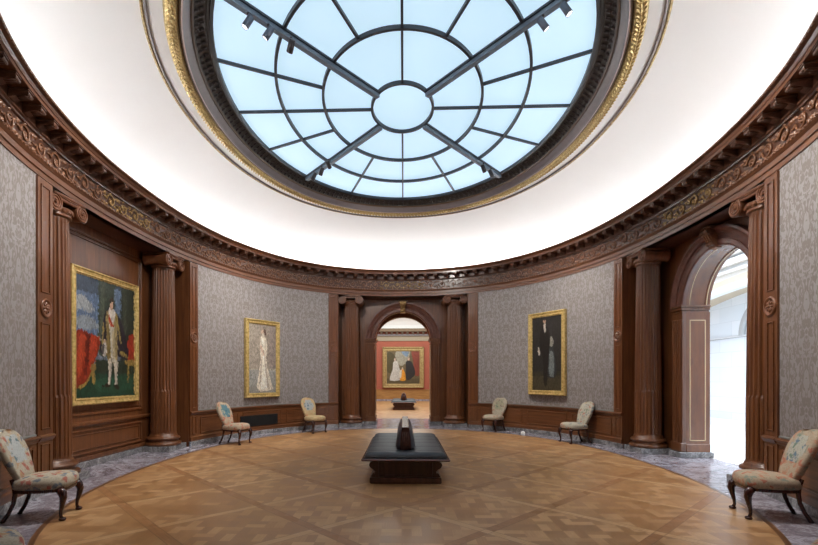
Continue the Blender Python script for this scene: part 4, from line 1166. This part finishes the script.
m = MB(); arch_wall(m, ARC_R + .02, ARC_Z, XW, 6.4, 0); tag(m.build('wall_gallery_front', M['red_wall'], loc=(0, Y0, 0)), 'gallery side of the central doorway wall', kind='structure')
m = MB(); rows = []
for i in range(9):
    t = i / 8 * PI / 2; o_ = (1 - math.cos(t)) * 1.3; z = 5.0 + 1.3 * math.sin(t)
    rows.append([(-XW + o_, Y0 + o_, z), (XW - o_, Y0 + o_, z), (XW - o_, Y1 - o_, z), (-XW + o_, Y1 - o_, z)])
m.strip(rows, closed_u=True, smooth=False)
tag(m.build('ceiling', M['plaster']), 'white coved ceiling of the red gallery', kind='structure')
m = MB(); m.add([(-XW + 1.3, Y0 + 1.3, 6.3), (XW - 1.3, Y0 + 1.3, 6.3), (XW - 1.3, Y1 - 1.3, 6.3), (-XW + 1.3, Y1 - 1.3, 6.3)], [(0, 1, 2, 3)])  # ceiling glow out of view, added so the gallery is lit
tag(m.build('glow_panel', M['gallery_glow']), 'unseen glowing ceiling panel added to light the red gallery', kind='structure')
# family group painting
picture(2.86, 2.84, .30, (0, Y1 - .16, .90), 0, 'wide ornate framed group painting on the red gallery wall', fam, M['gold_old'], .14, .14)

# ------------------------------------------------------------------ bright stone court beyond the right doorway
X0, X1 = A0 + VR + REVS['right'], 10.4
m = MB(); m.add([(X0, -8, .002), (X1, -8, .002), (X1, 13, .002), (X0, 13, .002)], [(0, 1, 2, 3)])
tag(m.build('floor', M['stone']), 'pale stone floor of the bright court', kind='structure')
wc = tag(empty('wall_court'), 'white stone block wall of the bright court with mouldings', kind='structure')
m = MB(); m.box((X1 + .1, 2.5, 3.6), (.2, 21, 7.2)); m.box((8.2, 13.1, 3.6), (4.6, .2, 7.2)); m.box((8.2, -8.1, 3.6), (4.6, .2, 7.2)); m.build('stone_blocks', M['stone_blocks'], wc)
m = MB()
for z, hh, pr in ((2.86, .05, .06), (4.95, .10, .10), (5.2, .18, .22), (5.42, .10, .34)): m.box((X1 - pr / 2, 2.5, z), (pr, 21, hh), bev=.01)
m.box((X1 - .04, 2.5, .12), (.08, 21, .24)); m.build('string_course', M['stone'], wc)
m = MB(); m.box((X1 - .065, 2.5, 2.825), (.02, 21, .02)); m.box((X1 - .11, 2.5, 4.88), (.03, 21, .03)); m.box((X1 - .24, 2.5, 5.09), (.03, 21, .03)); m.build('shadow_joint', M['stone_line'], wc)
# blind arch with hood mould on the court wall
ba = tag(empty('blind_arch', mat=Matrix.Translation((X1 - .02, 5.2, 0)) @ Matrix.Rotation(-PI / 2, 4, 'Z')), 'carved stone arch moulding seen through the bright doorway', 'arch')
m = MB(); arc_sweep(m, [(.86, .0), (.86, -.05), (.90, -.08), (.96, -.08), (.98, -.04), (1.06, -.05), (1.08, 0)], 2.88); m.build('arch_moulding', M['stone_line'], ba)
m = MB(); m.box((0, -.06, 3.92), (.22, .14, .34), bev=.03); m.build('keystone', M['stone'], ba)
# tan vaulting rib
rb = tag(empty('trim_7'), 'curved tan stone lintel across the bright court', kind='structure')
m = MB(); rows = []
for k in range(21):
    f = k / 20; y = 1.5 + 8 * f; z = 5.0 - .095 * (y - 2.2) ** 1.25 if y > 2.2 else 5.0
    z = 4.45 - .022 * (y - 4.0) ** 2
    rows.append([(9.3, y, z), (9.3, y, z - .2), (10.4, y, z - .2), (10.4, y, z)])
m.strip(rows, closed_u=True); m.build('rib', M['stone_tan'], rb)
m = MB(); rows = []
for k in range(21):
    f = k / 20; y = 1.5 + 8 * f; z = 4.45 - .022 * (y - 4.0) ** 2
    rows.append([(9.24, y, z - .20), (9.24, y, z - .36), (9.5, y, z - .36), (9.5, y, z - .20)])
m.strip(rows, closed_u=True); m.build('rib_edge', M['stone'], rb)
m = MB(); m.add([(6.1, -8, 7.2), (X1, -8, 7.2), (X1, 13, 7.2), (6.1, 13, 7.2)], [(0, 1, 2, 3)])
tag(m.build('window_3', M['hall_roof']), 'glass roof of the bright court', kind='structure')
m = MB(); arch_wall(m, ARC_R + .02, ARCS['right'], 8, 7.2, 0); cw = m.build('wall_court_front', M['stone_blocks']); cw.matrix_world = Matrix.Translation((X0, 0, 0)) @ Matrix.Rotation(-PI / 2, 4, 'Z')
tag(cw, 'court side of the right doorway wall', kind='structure')
